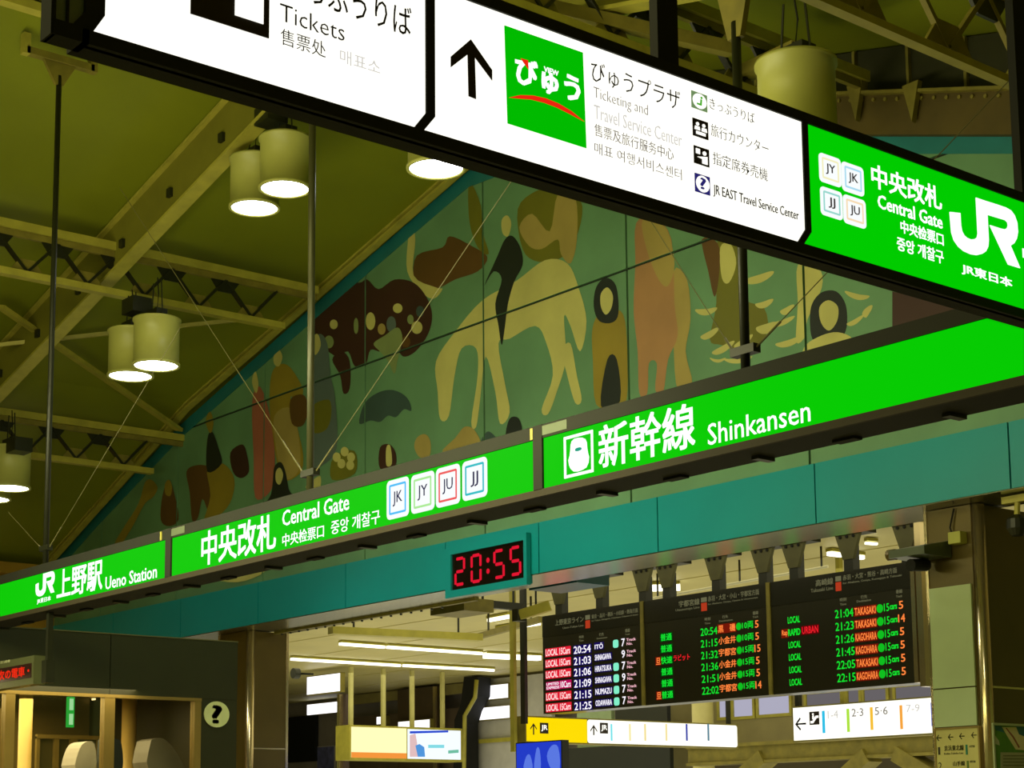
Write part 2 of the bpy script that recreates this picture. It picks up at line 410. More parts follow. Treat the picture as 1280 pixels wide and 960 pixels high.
def smooth(pts, n=5):
    out = []; N = len(pts)
    for i in range(N):
        p0, p1, p2, p3 = pts[i-1], pts[i], pts[(i+1) % N], pts[(i+2) % N]
        for k in range(n):
            t = k/n
            out.append(tuple(0.5*((2*p1[j])+(-p0[j]+p2[j])*t+(2*p0[j]-5*p1[j]+4*p2[j]-p3[j])*t*t+(-p0[j]+3*p1[j]-3*p2[j]+p3[j])*t**3) for j in (0, 1)))
    return out
PAINT = {'cream': (196, 192, 112), 'olive': (112, 112, 30), 'brown': (62, 36, 26), 'umber': (98, 70, 30), 'pink': (170, 128, 82),
         'rose': (168, 100, 76), 'ochre': (150, 132, 40), 'ink': (30, 38, 30), 'slate': (60, 84, 78), 'tan': (168, 150, 80), 'blue': (92, 110, 104), 'sage': (132, 150, 92)}
lay = [0]
def paint(color, pts, sm=True):
    P = FM.pix(pts)
    if sm: P = smooth(P, 4)
    lay[0] += 1; d = 0.0304+0.00012*lay[0]
    bm = bmesh.new(); vs = [bm.verts.new(FM.pt(u, v, 0)) for u, v in P]
    try: f = bm.faces.new(vs)
    except ValueError: return
    bm.normal_update(); bmesh.ops.triangulate(bm, faces=[f], ngon_method='EAR_CLIP')
    allb = MB()
    x0 = min(p[0] for p in P); x1 = max(p[0] for p in P)
    for (a, b, c, dd) in cells:
        if b < x0 or a > x1: continue
        q = bm.copy()
        for co, no in (((a, 0, 0), (-1, 0, 0)), ((b, 0, 0), (1, 0, 0)), ((0, 0, c), (0, 0, -1)), ((0, 0, dd), (0, 0, 1))):
            bmesh.ops.bisect_plane(q, geom=q.verts[:]+q.edges[:]+q.faces[:], plane_co=co, plane_no=no, clear_outer=True)
        for (xa, za), (xb, zb) in zip(TOPL, TOPL[1:]):       # keep the paint below the gable edge
            if xb < a or xa > b: continue
            no = Vector((-(zb-za), 0, xb-xa))
            if (x0 > xb or x1 < xa): continue
            if za > zb or xb < -15:
                bmesh.ops.bisect_plane(q, geom=q.verts[:]+q.edges[:]+q.faces[:], plane_co=(xa, 0, za-0.21), plane_no=no, clear_outer=True)
        q.verts.index_update()
        if len(q.faces):
            allb.add([FM.pt(v.co.x, v.co.z, d) for v in q.verts], [tuple(v.index for v in f.verts) for f in q.faces])
        q.free()
    bm.free()
    if not allb.v: return
    ob = allb.build('painted_shape', mat('mural_paint_'+color, PAINT[color], 0.55, var=0.12, scale=1.6), mural)
    for p in ob.data.polygons:      # all faces look out of the wall
        if p.normal.y > 0: p.flip()
    return ob
# broad abstract masses of colour, right to left
paint('brown', [(1118, 365), (1160, 375), (1200, 382), (1190, 400), (1118, 416)], False)
paint('cream', [(1000, 332), (1026, 336), (1030, 360), (1012, 400), (1010, 420), (998, 428), (1000, 380)])
paint('ink', [(1018, 380), (1030, 366), (1048, 365), (1060, 382), (1061, 410), (1052, 424), (1030, 428), (1018, 424), (1015, 400)])
paint('cream', [(1027, 385), (1038, 376), (1050, 384), (1049, 402), (1039, 414), (1029, 404)])
paint('cream', [(1010, 432), (1030, 420), (1050, 416), (1068, 424), (1060, 440), (1010, 446)])
paint('olive', [(900, 300), (925, 308), (928, 370), (958, 386), (960, 420), (930, 440), (905, 432), (890, 425), (898, 380)])
paint('cream', [(903, 310), (916, 306), (923, 330), (914, 354), (905, 348)])
paint('umber', [(880, 300), (900, 305), (902, 340), (896, 372), (888, 340)])
for cx, cy, w, h, rot in [(885, 391, 14, 4, -.1), (888, 420, 13, 4, -.5), (950, 350, 20, 5, -.3), (957, 382, 12, 4, -.3), (905, 438, 16, 4, -.5), (925, 452, 18, 3, -.1), (960, 412, 14, 6, -.3), (978, 405, 18, 3.5, -.3), (1075, 372, 16, 3.5, .2), (1085, 392, 9, 4, -1.0), (988, 430, 18, 4, -.3), (930, 430, 14, 4, -.6), (1070, 404, 12, 3, -.5), (985, 390, 10, 4, -.5), (900, 452, 10, 2, 0)]:
    paint('cream', [(cx+w*math.cos(a)*math.cos(rot)-(h*math.sin(a)+4*math.cos(a)**2)*math.sin(rot), cy+w*math.cos(a)*math.sin(rot)+(h*math.sin(a)-4*math.cos(a)**2)*math.cos(rot)) for a in [2*math.pi*k/9 for k in range(9)]])
paint('tan', [(845, 340), (862, 352), (866, 400), (860, 440), (868, 480), (850, 488), (845, 430)])
paint('pink', [(798, 280), (820, 272), (842, 300), (846, 380), (850, 420), (838, 450), (832, 490), (822, 488), (824, 455), (814, 455), (812, 492), (802, 492), (800, 440), (795, 390), (797, 330)])
paint('tan', [(806, 276), (835, 286), (846, 330), (838, 358), (826, 350), (812, 315)])
paint('ochre', [(750, 395), (765, 388), (782, 394), (787, 440), (786, 500), (772, 506), (748, 506), (744, 450), (743, 415)])
paint('ink', [(762, 450), (774, 450), (778, 502), (754, 508)])
paint('ink', [(748, 360), (760, 348), (773, 358), (776, 392), (768, 404), (752, 402), (745, 384)])
paint('cream', [(754, 368), (762, 360), (769, 370), (767, 386), (760, 394), (754, 384)])
paint('olive', [(650, 262), (672, 240), (690, 240), (728, 250), (726, 290), (706, 322), (676, 328), (656, 312)])
paint('tan', [(700, 244), (722, 248), (724, 300), (716, 330), (704, 318), (700, 300), (680, 312), (664, 308), (652, 285), (668, 268), (690, 290)])
paint('cream', [(548, 452), (572, 415), (606, 376), (648, 352), (684, 326), (712, 330), (726, 360), (736, 402), (728, 440), (716, 408), (708, 396), (710, 450), (699, 490), (688, 518), (680, 512), (694, 470), (686, 430), (672, 408), (640, 424), (626, 430), (634, 480), (640, 516), (628, 530), (622, 490), (610, 446), (603, 500), (598, 534), (592, 528), (600, 470), (598, 436), (580, 436), (571, 470), (564, 520), (553, 524), (550, 490)])
paint('cream', [(706, 440), (716, 430), (724, 470), (730, 500), (722, 504), (712, 470)])
paint('ink', [(634, 300), (644, 296), (654, 312), (656, 332), (646, 352), (638, 380), (634, 410), (630, 432), (626, 408), (622, 380), (630, 350), (620, 340), (608, 358), (624, 322)])
paint('cream', [(630, 276), (637, 270), (642, 280), (638, 296), (631, 292)])
paint('umber', [(520, 350), (524, 320), (556, 310), (565, 296), (592, 308), (612, 322), (600, 340), (572, 350), (548, 362), (530, 358)])
paint('cream', [(517, 270), (522, 300), (520, 345), (548, 360), (556, 362), (545, 374), (530, 366), (512, 340), (513, 300)])
paint('olive', [(592, 230), (604, 258), (606, 290), (614, 318), (600, 310), (590, 280), (588, 240)])
paint('brown', [(392, 402), (398, 378), (410, 362), (432, 352), (452, 354), (462, 350), (476, 362), (496, 350), (520, 354), (536, 372), (543, 394), (538, 418), (522, 440), (506, 446), (496, 430), (480, 440), (466, 438), (460, 455), (446, 458), (438, 440), (424, 446), (408, 436), (396, 424)])
paint('brown', [(430, 440), (440, 452), (440, 486), (432, 492), (428, 470), (418, 450)])
for cx, cy, w, h, c in [(420, 406, 5, 6, 'cream'), (414, 428, 6, 8, 'sage'), (466, 402, 6, 11, 'cream'), (500, 386, 6, 6, 'cream'), (528, 390, 5, 7, 'slate'), (524, 410, 7, 8, 'cream'), (516, 400, 4, 6, 'sage'), (492, 406, 6, 10, 'blue'), (480, 412, 5, 7, 'tan'), (510, 428, 6, 7, 'umber'), (448, 408, 3, 10, 'sage')]:
    paint(c, [(cx+w*math.cos(2*math.pi*k/8), cy+h*math.sin(2*math.pi*k/8)) for k in range(8)])
paint('sage', [(470, 430), (484, 420), (500, 410), (506, 424), (500, 450), (496, 468), (488, 452), (478, 440)])
paint('slate', [(452, 530), (458, 506), (474, 492), (494, 488), (512, 498), (517, 514), (508, 512), (498, 522), (488, 520), (478, 528), (466, 526)])
paint('brown', [(478, 560), (490, 556), (498, 568), (496, 584), (478, 586)])
paint('cream', [(486, 560), (491, 558), (493, 580), (486, 582)])
paint('tan', [(524, 548), (534, 543), (541, 552), (540, 570), (528, 572), (521, 560)])
paint('tan', [(556, 566), (572, 548), (584, 534), (596, 538), (604, 556), (590, 566)])
paint('slate', [(604, 556), (612, 540), (622, 546), (626, 556)])
paint('ink', [(636, 548), (640, 524), (652, 524), (655, 546)])
paint('blue', [(394, 440), (402, 418), (412, 430), (416, 468), (422, 500), (424, 560), (406, 582), (392, 578), (388, 500)])
paint('cream', [(393, 424), (400, 418), (404, 432), (398, 444), (393, 438)])
paint('olive', [(392, 510), (414, 500), (417, 520), (410, 538), (394, 540)])
paint('ochre', [(342, 470), (352, 456), (366, 460), (382, 488), (374, 500), (366, 498), (376, 540), (382, 570), (378, 592), (356, 600), (346, 560), (340, 510)])
paint('tan', [(346, 520), (368, 512), (378, 560), (376, 590), (358, 598), (348, 560)])
paint('cream', [(345, 446), (350, 436), (356, 446), (352, 458), (346, 456)])
paint('umber', [(366, 500), (382, 494), (388, 510), (382, 532), (368, 530)])
paint('rose', [(318, 520), (320, 492), (328, 484), (338, 510), (346, 560), (345, 600), (338, 618), (322, 622), (320, 570)])
paint('cream', [(318, 478), (322, 464), (326, 480), (323, 492)])
paint('umber', [(236, 590), (248, 582), (264, 584), (273, 600), (270, 622), (264, 640), (256, 624), (250, 648), (243, 650), (240, 616)])
paint('ochre', [(262, 586), (282, 580), (296, 600), (290, 630), (270, 650), (258, 652), (266, 620)])
paint('brown', [(291, 566), (306, 556), (312, 570), (314, 590), (304, 598), (294, 590)])
paint('ink', [(262, 550), (268, 540), (276, 560), (280, 580), (262, 590)])
paint('ochre', [(260, 528), (265, 514), (270, 528), (266, 542)])
paint('ink', [(344, 602), (346, 584), (354, 578), (360, 590), (364, 612), (368, 622), (336, 632), (342, 618)])
paint('cream', [(348, 590), (353, 585), (357, 594), (353, 606), (348, 602)])
paint('olive', [(418, 600), (420, 572), (446, 564), (447, 592)])
for cx, cy in [(424, 572), (434, 565), (442, 572), (430, 580), (441, 582)]:
    paint('cream', [(cx+5*math.cos(2*math.pi*k/7), cy+6*math.sin(2*math.pi*k/7)) for k in range(7)])
paint('umber', [(204, 650), (206, 620), (214, 600), (222, 622), (226, 650), (214, 658)])
paint('ochre', [(146, 680), (160, 656), (176, 630), (184, 604), (192, 600), (200, 610), (194, 622), (184, 630), (170, 656), (156, 678)])
paint('ochre', [(209, 606), (214, 600), (218, 608), (216, 620), (210, 618)])
paint('cream', [(385, 610), (395, 600), (404, 596), (402, 612)])
paint('cream', [(262, 720), (268, 690), (276, 706), (300, 712), (330, 700), (334, 715), (300, 728)])

# ------------------------------------------------------------------ teal beam over the gate, soffit, clock
YB = 12.35; FB = Face(1, YB)
trim = MB().box((-29, YB+0.03, 4.34), (-3.4, 13.0, 4.9)).build('trim_1', M_tealdark); struct(trim)
JT = [-29.0, -26.95, -24.82, -22.68, -20.52, -18.4, -16.3, -14.8, -12.72, -10.62, -8.5, -6.4, -4.3, -3.4]
JT = [-29.0, -26.95, -24.82, -22.68, -20.52, -18.4, -16.3, -14.6, -12.72, -10.62, -8.5, -6.4, -4.3, -3.4]
for a, b in zip(JT, JT[1:]):
    MB().box((a+0.008, YB, 4.335), (b-0.008, YB+0.03, 4.9)).build('panel', M_teal, trim)
MB().box((-29, YB+0.01, 4.325), (-3.4, 13.02, 4.333)).build('soffit', M_soffit, trim)
lip = MB()
for k in range(20): 
    x = -21.5+k*0.22
    lip.tube([(x, 13.07, 4.27), (x, 13.07, 4.30)], 0.018, 6)
o = lip.build('bolt', M_dark, trim); o['kind'] = 'stuff'
MB().box((-21.2, 13.02, 4.29), (-16.6, 13.08, 4.36)).build('edge_channel', M_steel_dim, trim)

ck = thing('digital_clock', (-15.4, 12.3, 4.15), 'red digital clock reading 20:55 in a teal frame on the beam', 'clock')
FC = Face(1, 12.30)
R = FC.rect(558, 660, 607, 677, 740); u0, u1 = R[0], R[1]
v1 = FC.uv(607, 676.5)[1]; v0 = FC.uv(607, 740)[1]
cb = MB(); FC.box(cb, (u0+0.02, u1-0.02, v0+0.02, v1-0.02), -0.08, -0.02); cb.build('case', M_teal, ck)
su0, su1 = FC.uv(565, 716)[0], FC.uv(656, 700)[0]
sv1, sv0 = FC.uv(610, 684.5)[1], FC.uv(610, 730.5)[1]
for q in ((u0, u1, sv1, v1), (u0, u1, v0, sv0), (u0, su0, sv0, sv1), (su1, u1, sv0, sv1)):
    rg = MB(); FC.box(rg, q, -0.04, 0.02); rg.build('frame_side', M_teal, ck)
sc = MB(); FC.box(sc, (su0, su1, sv0, sv1), -0.03, -0.005); sc.build('screen', mat('black_clock_glass', (22, 14, 8), 0.15), ck)
M_red = mat('red_led_digit', (214, 14, 44), emit=1.1)
def seg7(F, digit, R, t, d, parent, m):
    u0, u1, v0, v1 = R; vm = (v0+v1)/2; g = t*0.25
    segs = {'a': (u0+t, u1-t, v1-t, v1), 'g': (u0+t, u1-t, vm-t/2, vm+t/2), 'd': (u0+t, u1-t, v0, v0+t),
            'f': (u0, u0+t, vm+g+t*.2, v1-g-t*.3), 'b': (u1-t, u1, vm+g+t*.2, v1-g-t*.3), 'e': (u0, u0+t, v0+g+t*.3, vm-g-t*.2), 'c': (u1-t, u1, v0+g+t*.3, vm-g-t*.2)}
    on = {'2': 'abged', '0': 'abcdef', '5': 'afgcd'}[digit]
    for s_ in on:
        q = segs[s_]; mb = MB(); F.poly(mb, rrect(q, t*0.38, 2), d, d+0.004); mb.build('digit_segment', m, parent)
wd = su1-su0; hh = sv1-sv0
for dg, fx in (('2', 0.035), ('0', 0.265), ('5', 0.58), ('5', 0.80)):
    seg7(FC, dg, (su0+wd*fx, su0+wd*(fx+0.15), sv0+hh*0.10, sv0+hh*0.90), 0.036, -0.004, ck, M_red)
for fz in (0.36, 0.66):
    mb = MB(); FC.poly(mb, ellipse((su0+wd*0.505, sv0+hh*fz), 0.028, 0.03, 12), -0.004, 0.0); mb.build('colon_dot', M_red, ck)
F131 = Face(1, 13.1); mb = MB(); F131.box(mb, F131.rect(661, 721, 690, 719, 733), -0.5, 0); b_ = mb.build('duct_beam', M_tealdark)
tag(b_, 'dark teal duct beam just right of and behind the digital clock', 'duct')

# ------------------------------------------------------------------ long green sign
YS = 7.0; FS = Face(1, YS)
zt = CAMZ+(3.424*0.7); zb = CAMZ+(2.957-1.6+1.6-1.6)*0.7 if False else None
zt = FS.uv(600, 569.3)[1]; zb = FS.uv(600, 630.0)[1]
zht = FS.uv(600, 553)[1]; zhb = zb-0.045
XA = FS.uv(-40, 780)[0]; XB = -3.35
sx = [XA, FS.uv(208.7, 700)[0], FS.uv(215.7, 700)[0], FS.uv(669.3, 580)[0], FS.uv(680.5, 580)[0], XB]
ls = thing('long_green_sign', ((XA+XB)/2, YS, zhb), 'long lit green sign naming the station, central gate and high-speed line above the gate', 'sign')
MB().box((XA-0.05, YS+0.01, zhb), (XB+0.05, YS+0.30, zht)).build('housing', M_black, ls)
fr = MB()
fr.box((XA-0.05, YS-0.015, zt), (XB+0.05, YS+0.01, zht)); fr.build('top_rail', M_frame, ls)
MB().box((XA-0.05, YS-0.015, zhb), (XB+0.05, YS+0.01, zb)).build('bottom_rail', M_steel_dim if False else mat('sign_lower_rail', (48, 40, 14), 0.75), ls)
for a, b in ((sx[1], sx[2]), (sx[3], sx[4])):
    MB().box((a, YS-0.02, zb), (b, YS+0.01, zht)).build('divider', M_frame, ls)
for a, b in ((sx[0], sx[1]), (sx[2], sx[3]), (sx[4], sx[5])):
    MB().box((a, YS-0.004, zb), (b, YS+0.01, zt)).build('lit_panel', M_green, ls)
for px in (205, 668):
    u = FS.uv(px, 600)[0]; MB().box((u-0.012, YS-0.022, zt+0.004), (u+0.012, YS-0.014, zht-0.01)).build('latch', M_steel, ls)
for px0, px1 in ((217, 234), (681, 712)):
    ua, ub = FS.uv(px0, 600)[0], FS.uv(px1, 600)[0]
    MB().box((ua, YS-0.018, zt+0.015), (ub, YS-0.014, zht-0.012)).build('maker_plate', mat('grey_green_plate', (84, 96, 66), 0.5), ls)
# support rail and brackets in the dark gap below
MB().box((XA, YS+0.30, zhb+0.02), (XB, YS+0.34, zhb+0.09)).build('support_rail', M_black, ls)
x = XA+0.3
while x < XB:
    MB().box((x, YS+0.16, zhb-0.02), (x+0.05, YS+0.30, zhb)).build('support_bracket', M_dark, ls)
    MB().box((x+0.55, YS+0.20, zhb-0.015), (x+0.70, YS+0.27, zhb)).build('cable_box', M_black, ls)
    x += 1.3
def T(F, s, xl, xr, xref, yt, yb, m, parent, **k): text(F, s, F.rect(xl, xr, xref, yt, yb), m, parent, **k)
JRJ = [(285,286),(342,292),(346,360),(352,392),(364,414),(380,428),(400,436),(422,434),(434,424),(438,404),(428,208),(486,228),(497,440),(494,475),(482,500),(462,514),(432,521),(400,516),(360,498),(332,474),(308,440),(294,395)]
JRR = [(486,228),(540,245),(590,262),(618,278),(638,305),(652,345),(656,395),(650,430),(636,456),(616,470),(668,592),(604,572),(504,358),(560,376),(584,381),(598,374),(603,358),(600,342),(588,330),(489,300)]
def unit(pts):   # shape of the logo in the frame of the large sign's own face
    return pts
def jr_logo(F, parent, m, R, d=0.005):
    FO_ = Face(0, -4.2)
    a = FO_.pix([(1120+x/4.3625, 200+y/4.3625) for x, y in JRJ]); b = FO_.pix([(1120+x/4.3625, 200+y/4.3625) for x, y in JRR])
    us = [p[0] for p in a+b]; vs = [p[1] for p in a+b]
    f = lambda p: (R[0]+(p[0]-min(us))/(max(us)-min(us))*(R[1]-R[0]), R[2]+(p[1]-min(vs))/(max(vs)-min(vs))*(R[3]-R[2]))
    mb = MB(); F.poly(mb, [f(p) for p in a], d, d+0.004); F.poly(mb, [f(p) for p in b], d, d+0.0045)
    return mb.build('logo', m, parent)
jr_logo(FS, ls, M_wtext, FS.rect(45.6, 69, 57, 716.5, 744))
T(FS, 'JR東日本', 47, 64, 52, 747.5, 754.5, M_wtext, ls, bold=0.02)
T(FS, '上野駅', 72, 128.5, 100, 706, 743, M_wtext, ls, bold=0.030)
T(FS, 'Ueno Station', 132.5, 196.5, 134, 721, 737, M_wtext, ls, bold=0.018)
T(FS, '中央改札', 252.5, 345.5, 262, 663, 706, M_wtext, ls, bold=0.030)
T(FS, 'Central Gate', 353.7, 437, 357, 638, 657.5, M_wtext, ls, bold=0.018)
T(FS, '中央检票口', 353.7, 405.5, 357, 667, 683, M_wtext, ls, bold=0.012)
T(FS, '중앙 개찰구', 414.5, 475.6, 418, 650.5, 668, M_wtext, ls, bold=0.012)
M_cell = mat('lit_white_badge', (250, 254, 255), emit=1.0)
M_navy = mat('dark_navy_print', (46, 42, 84), 0.5, emit=0.9)
def badge(F, parent, R, s, ringcol, ink=M_navy, d=0.005, big=1.0):
    w = R[1]-R[0]; mb = MB(); F.poly(mb, rrect(R, w*0.14), d, d+0.003); b = mb.build('line_badge', M_cell, parent)
    mb = MB(); ring(mb, F, (R[0]+w*0.12, R[1]-w*0.12, R[2]+w*0.12, R[3]-w*0.12), w*0.05, w*0.055*big, d+0.003, d+0.0045)
    mb.build('badge_ring', ringcol, b)
    cu = (R[0]+R[1])/2; cv = (R[2]+R[3])/2; h = (R[3]-R[2])*0.19
    g_ = w*(0.15 if s == 'JJ' else 0.21); text(F, s, (cu-g_, cu+g_, cv-h, cv+h), ink, b, d=d+0.003, bold=0.0)
C_ = lambda n, c: mat(n, c, emit=1.0)
for s, xl, xr, yt, yb, c in (('JK', 484.5, 512, 602, 650.5, C_('ring_blue', (70, 190, 250))), ('JY', 515, 544, 595, 643, C_('ring_lime', (170, 235, 150))),
                             ('JU', 546, 576, 586.5, 635.5, C_('ring_red', (240, 90, 90))), ('JJ', 579, 610, 578, 627, C_('ring_teal', (40, 190, 200)))):
    R = FS.rect(xl, xr, xl+1, yt, yb); badge(FS, ls, R, s, c)
R = FS.rect(706, 742.5, 707, 546.5, 598.5)
mb = MB(); ring(mb, FS, R, 0.003, 0.018, 0.004, 0.008); mb.build('icon_frame', M_wtext, ls)
tr = [(915,450),(925,415),(950,390),(990,379),(1030,378),(1060,392),(1074,425),(1078,480),(1086,530),(1097,570),(1092,625),(1070,675),(1030,700),(985,716),(945,717),(915,690),(900,655),(892,605),(905,560),(912,500)]
mb = MB(); FS.poly(mb, FS.pix([(600+x/8, 500+y/8) for x, y in tr]), 0.004, 0.008); ic = mb.build('train_icon', M_wtext, ls)
mb = MB(); FS.poly(mb, smooth(FS.pix([(600+x/8, 500+y/8) for x, y in [(962,500),(972,484),(1010,474),(1026,484),(1020,500),(985,514),(966,512)]]), 3), 0.008, 0.0095)
mb.build('icon_window', C_('icon_teal', (20, 160, 130)), ic)
T(FS, '新幹線', 749, 870, 755, 531, 586, M_wtext, ls, bold=0.026)
T(FS, 'Shinkansen', 885.5, 1014.5, 891, 529, 556, M_wtext, ls, bold=0.006)

# hanging rods with their stays
def hanger(px, ybot, ytop, lab, topmode=None, stays=(), col=M_dark):
    a = at(px, ybot, 1, YS+0.12); zt_ = at(px, ytop, 1, YS+0.12).z
    t = thing('sign_hanger_rod', (a.x, YS+0.12, zht), lab, 'rod', 'rods that hang the long green sign')
    MB().tube([(a.x, YS+0.12, zht), (a.x, YS+0.12, zt_)], 0.028, 10).build('rod', col, t, smooth=True)
    zc = a.z+0.09
    MB().box((a.x-0.09, YS+0.09, zc-0.025), (a.x+0.09, YS+0.15, zc+0.025)).build('collar', M_dark, t)
    for sx_, (qx, qy) in stays:
        p = at(qx, qy, 1, YS+0.12)
        MB().tube([(a.x+sx_*0.08, YS+0.12, zc), p], 0.003, 5).build('stay_cable', mat('weathered_cable', (92, 88, 46), 0.6), t)
        MB().tube([(a.x+sx_*0.08, YS+0.12, zc), Vector((a.x+sx_*0.08, YS+0.12, zc)).lerp(p, 0.1)], 0.007, 6).build('turnbuckle', MATS['weathered_cable'], t)
    return t, a, zt_
t1, a1, z1 = hanger(57, 697, 108, 'left hanging rod of the long sign, below the pale square yoke', stays=((-1, (10, 640)), (1, (225, 410))))
for n_ in ('yoke',):
    X = a1.x; y_ = YS+0.12; z_ = z1
    MB().prism([(X-0.02, y_-0.17, z_+0.13), (X-0.02, y_+0.17, z_+0.13), (X-0.02, y_+0.04, z_-0.10), (X-0.02, y_-0.04, z_-0.10)], (0.04, 0, 0)).build('gusset', M_steel_dim, t1)
    MB().bar((X, y_-0.36, z_+0.17), (X, y_+0.36, z_+0.17), 0.09, 0.07).build('yoke_bar', M_steel_dim, t1)
    MB().bar((X, y_-0.36, z_+0.13), (X, y_-0.36, 9.4), 0.09, 0.07, up=(0, 1, 0)).build('yoke_arm', M_steel, t1)
    MB().bar((X, y_+0.36, z_+0.13), (X, y_+0.36, 9.4), 0.09, 0.07, up=(0, 1, 0)).build('yoke_arm', M_steel_dim, t1)
t2, a2, z2 = hanger(387.5, 606, -40, 'middle hanging rod of the long sign, right of the upper lamp pair', stays=((-1, (150, 235)), (1, (640, 225))), col=mat('grey_rod', (62, 62, 34), 0.4, 0.2))
t3, a3, z3 = hanger(932, 458, 22, 'right hanging rod of the long sign, behind the lit white sign', stays=((-1, (800, 255)), (1, (1300, 60))))
MB().prism([(a3.x-0.15, YS+0.10, z3+0.30), (a3.x+0.15, YS+0.10, z3+0.30), (a3.x+0.05, YS+0.10, z3-0.10), (a3.x-0.05, YS+0.10, z3-0.10)], (0, 0.04, 0)).build('gusset', M_steel_dim, t3)

# ------------------------------------------------------------------ overhead white and green sign
XO = -4.2; FO = Face(0, XO)
vb = FO.uv(620, 191.5)[1]; vt = FO.uv(1001, 153)[1]
yL = FO.uv(110, 20)[0]; y1a = FO.uv(530.5, 60)[0]; y1b = FO.uv(541.5, 60)[0]; y2a = FO.uv(1003, 230)[0]; y2b = FO.uv(1010, 230)[0]; yR = 6.82
yE = FO.uv(64, 40)[0]
os_ = thing('overhead_direction_sign', (XO, (yE+yR)/2, vb-0.04), 'big lit direction sign overhead, white ticket panels and a green gate panel', 'sign')
MB().box((XO-0.085, yL-0.02, vb-0.04), (XO-0.004, yR, vt+0.04)).build('housing', M_frame, os_)
MB().box((XO-0.02, yL-0.02, vb-0.04), (XO+0.012, yR, vb)).build('bottom_rail', M_frame, os_)
MB().box((XO-0.02, yL-0.02, vt), (XO+0.012, yR, vt+0.04)).build('top_rail', M_frame, os_)
def sign_panel(a, b, m, cl, cr):
    """lit panel between a and b whose lower corners may be cut off (cl, cr)"""
    c = 0.045
    pts = [(a+(c*0.8 if cl else 0), vb)] + [(b-(c if cr else 0), vb)] + ([(b, vb+c*1.2)] if cr else []) + [(b, vt), (a, vt)] + ([(a, vb+c*1.2)] if cl and False else [])
    mb = MB(); FO.poly(mb, pts, -0.01, 0.004); return mb.build('lit_panel', m, os_)
# end cap of grey-blue glass
c1 = MB(); FO.poly(c1, [(yL-0.001, vt), (yL-0.001, vb+0.08), (yL-0.035, vb), (yE, vb), (yE, vt)], -0.05, -0.003)
c1.build('end_cap', mat('grey_blue_end_cap', (112, 132, 112), 0.3), os_)
MB().box((XO-0.055, yE-0.006, vb-0.04), (XO+0.01, yE+0.008, vt+0.04)).build('end_frame', M_frame, os_)
MB().box((XO-0.055, yE, vb-0.04), (XO+0.012, yL, vb+0.004)).build('end_rail', M_frame, os_)
MB().box((XO, (yE+yL)/2-0.012, vb), (XO+0.004, (yE+yL)/2-0.004, vt)).build('end_seam', M_black, os_)
mb = MB(); FO.poly(mb, [(yL-0.05, vb), (yL+0.012, vb), (yL+0.045, vb+0.055), (yL+0.045, vt), (yL-0.012, vt), (yL-0.012, vb+0.05)], -0.01, 0.010)
mb.build('divider', M_frame, os_)
sign_panel(yL, y1a, M_white, False, True); sign_panel(y1b-0.05, y2a, M_white, False, True)
mb = MB(); FO.poly(mb, [(y2b-0.045, vb), (yR, vb), (yR, vt), (y2b, vt), (y2b, vb+0.055)], -0.01, 0.004); mb.build('lit_panel', M_green, os_, ).__setitem__('label', 'green lit panel at the right end')
for a, b in ((y1a, y1b), (y2a, y2b)):
    mb = MB(); c = 0.046; w = b-a
    FO.poly(mb, [(a-c, vb), (b-c+0.002, vb), (b, vb+c*1.2), (b, vt), (a, vt), (a, vb+c*1.2+0.004)], -0.005, 0.010); mb.build('divider', M_frame, os_)
# lettering and pictograms
D = 0.006
def shape(F, pts, m, parent, name, d=0.005, th=0.002):
    mb = MB(); F.poly(mb, F.pix(pts), d, d+th); return mb.build(name, m, parent)
R = FO.rect(237, 335, 335, -55, 49)
R = (FO.uv(237, 10)[0], FO.uv(335, 30)[0], FO.uv(335, 49)[1], vt-0.03)
mb = MB(); FO.box(mb, R, 0.004, 0.007); pic = mb.build('ticket_pictogram', M_ink, os_)
mb = MB(); FO.box(mb, (FO.uv(292, 10)[0], FO.uv(327.5, 25)[0], FO.uv(327.5, 31.5)[1], R[3]-0.06), 0.007, 0.009); mb.build('pictogram_window', M_white, pic)
T(FO, 'きっぷうりば', 357, 513, 500, 7, 43, M_ink, os_, bold=-0.002)
T(FO, 'Tickets', 349, 429.5, 353, 6, 27.5, M_ink, os_, bold=-0.012)
T(FO, '售票处', 350, 406, 354, 37, 57, M_ink, os_, bold=-0.012)
T(FO, '매표소', 424, 474, 428, 63, 80, M_faint, os_, bold=-0.012)
shape(FO, [(587,50),(613.7,88.5),(613.7,101.5),(592,72.5),(593.6,124.7),(584.2,121),(583,69),(562,85),(562,71.5)], M_ink, os_, 'up_arrow')
gq = shape(FO, [(629,32.5),(727,66.5),(731.5,186),(633,155)], C_('logo_green', (0, 186, 0)), os_, 'green_logo_square')
T(FO, 'びゅう', 642, 723, 652, 73, 108, M_wtext, gq, bold=0.055, d=0.0075)
shape(FO, [(648, 74.5), (657, 77), (657.5, 88)], C_('logo_red', (236, 36, 16)), gq, 'logo_triangle', d=0.011)
T(FO, 'VIEW', 678, 696, 680, 84.5, 91, M_wtext, gq, bold=0.02, d=0.0075)
shape(FO, [(634,123),(648,120),(664,120.5),(680,124),(696,130.5),(712,140),(728,153),(710,143.5),(694,135.5),(678,129.5),(662,125.5),(648,124.5)], MATS['logo_red'], gq, 'logo_swoosh', d=0.008)
T(FO, 'びゅうプラザ', 738, 848, 743, 77, 103, M_ink, os_, bold=-0.010)
T(FO, 'Ticketing and', 741, 808, 744, 110, 127, M_mid, os_, bold=-0.022)
T(FO, 'Travel Service Center', 741.5, 850, 744, 132, 149, M_faint, os_, bold=-0.012)
T(FO, '售票及旅行服务中心', 742, 840, 746, 156, 171, M_mid, os_, bold=-0.014)
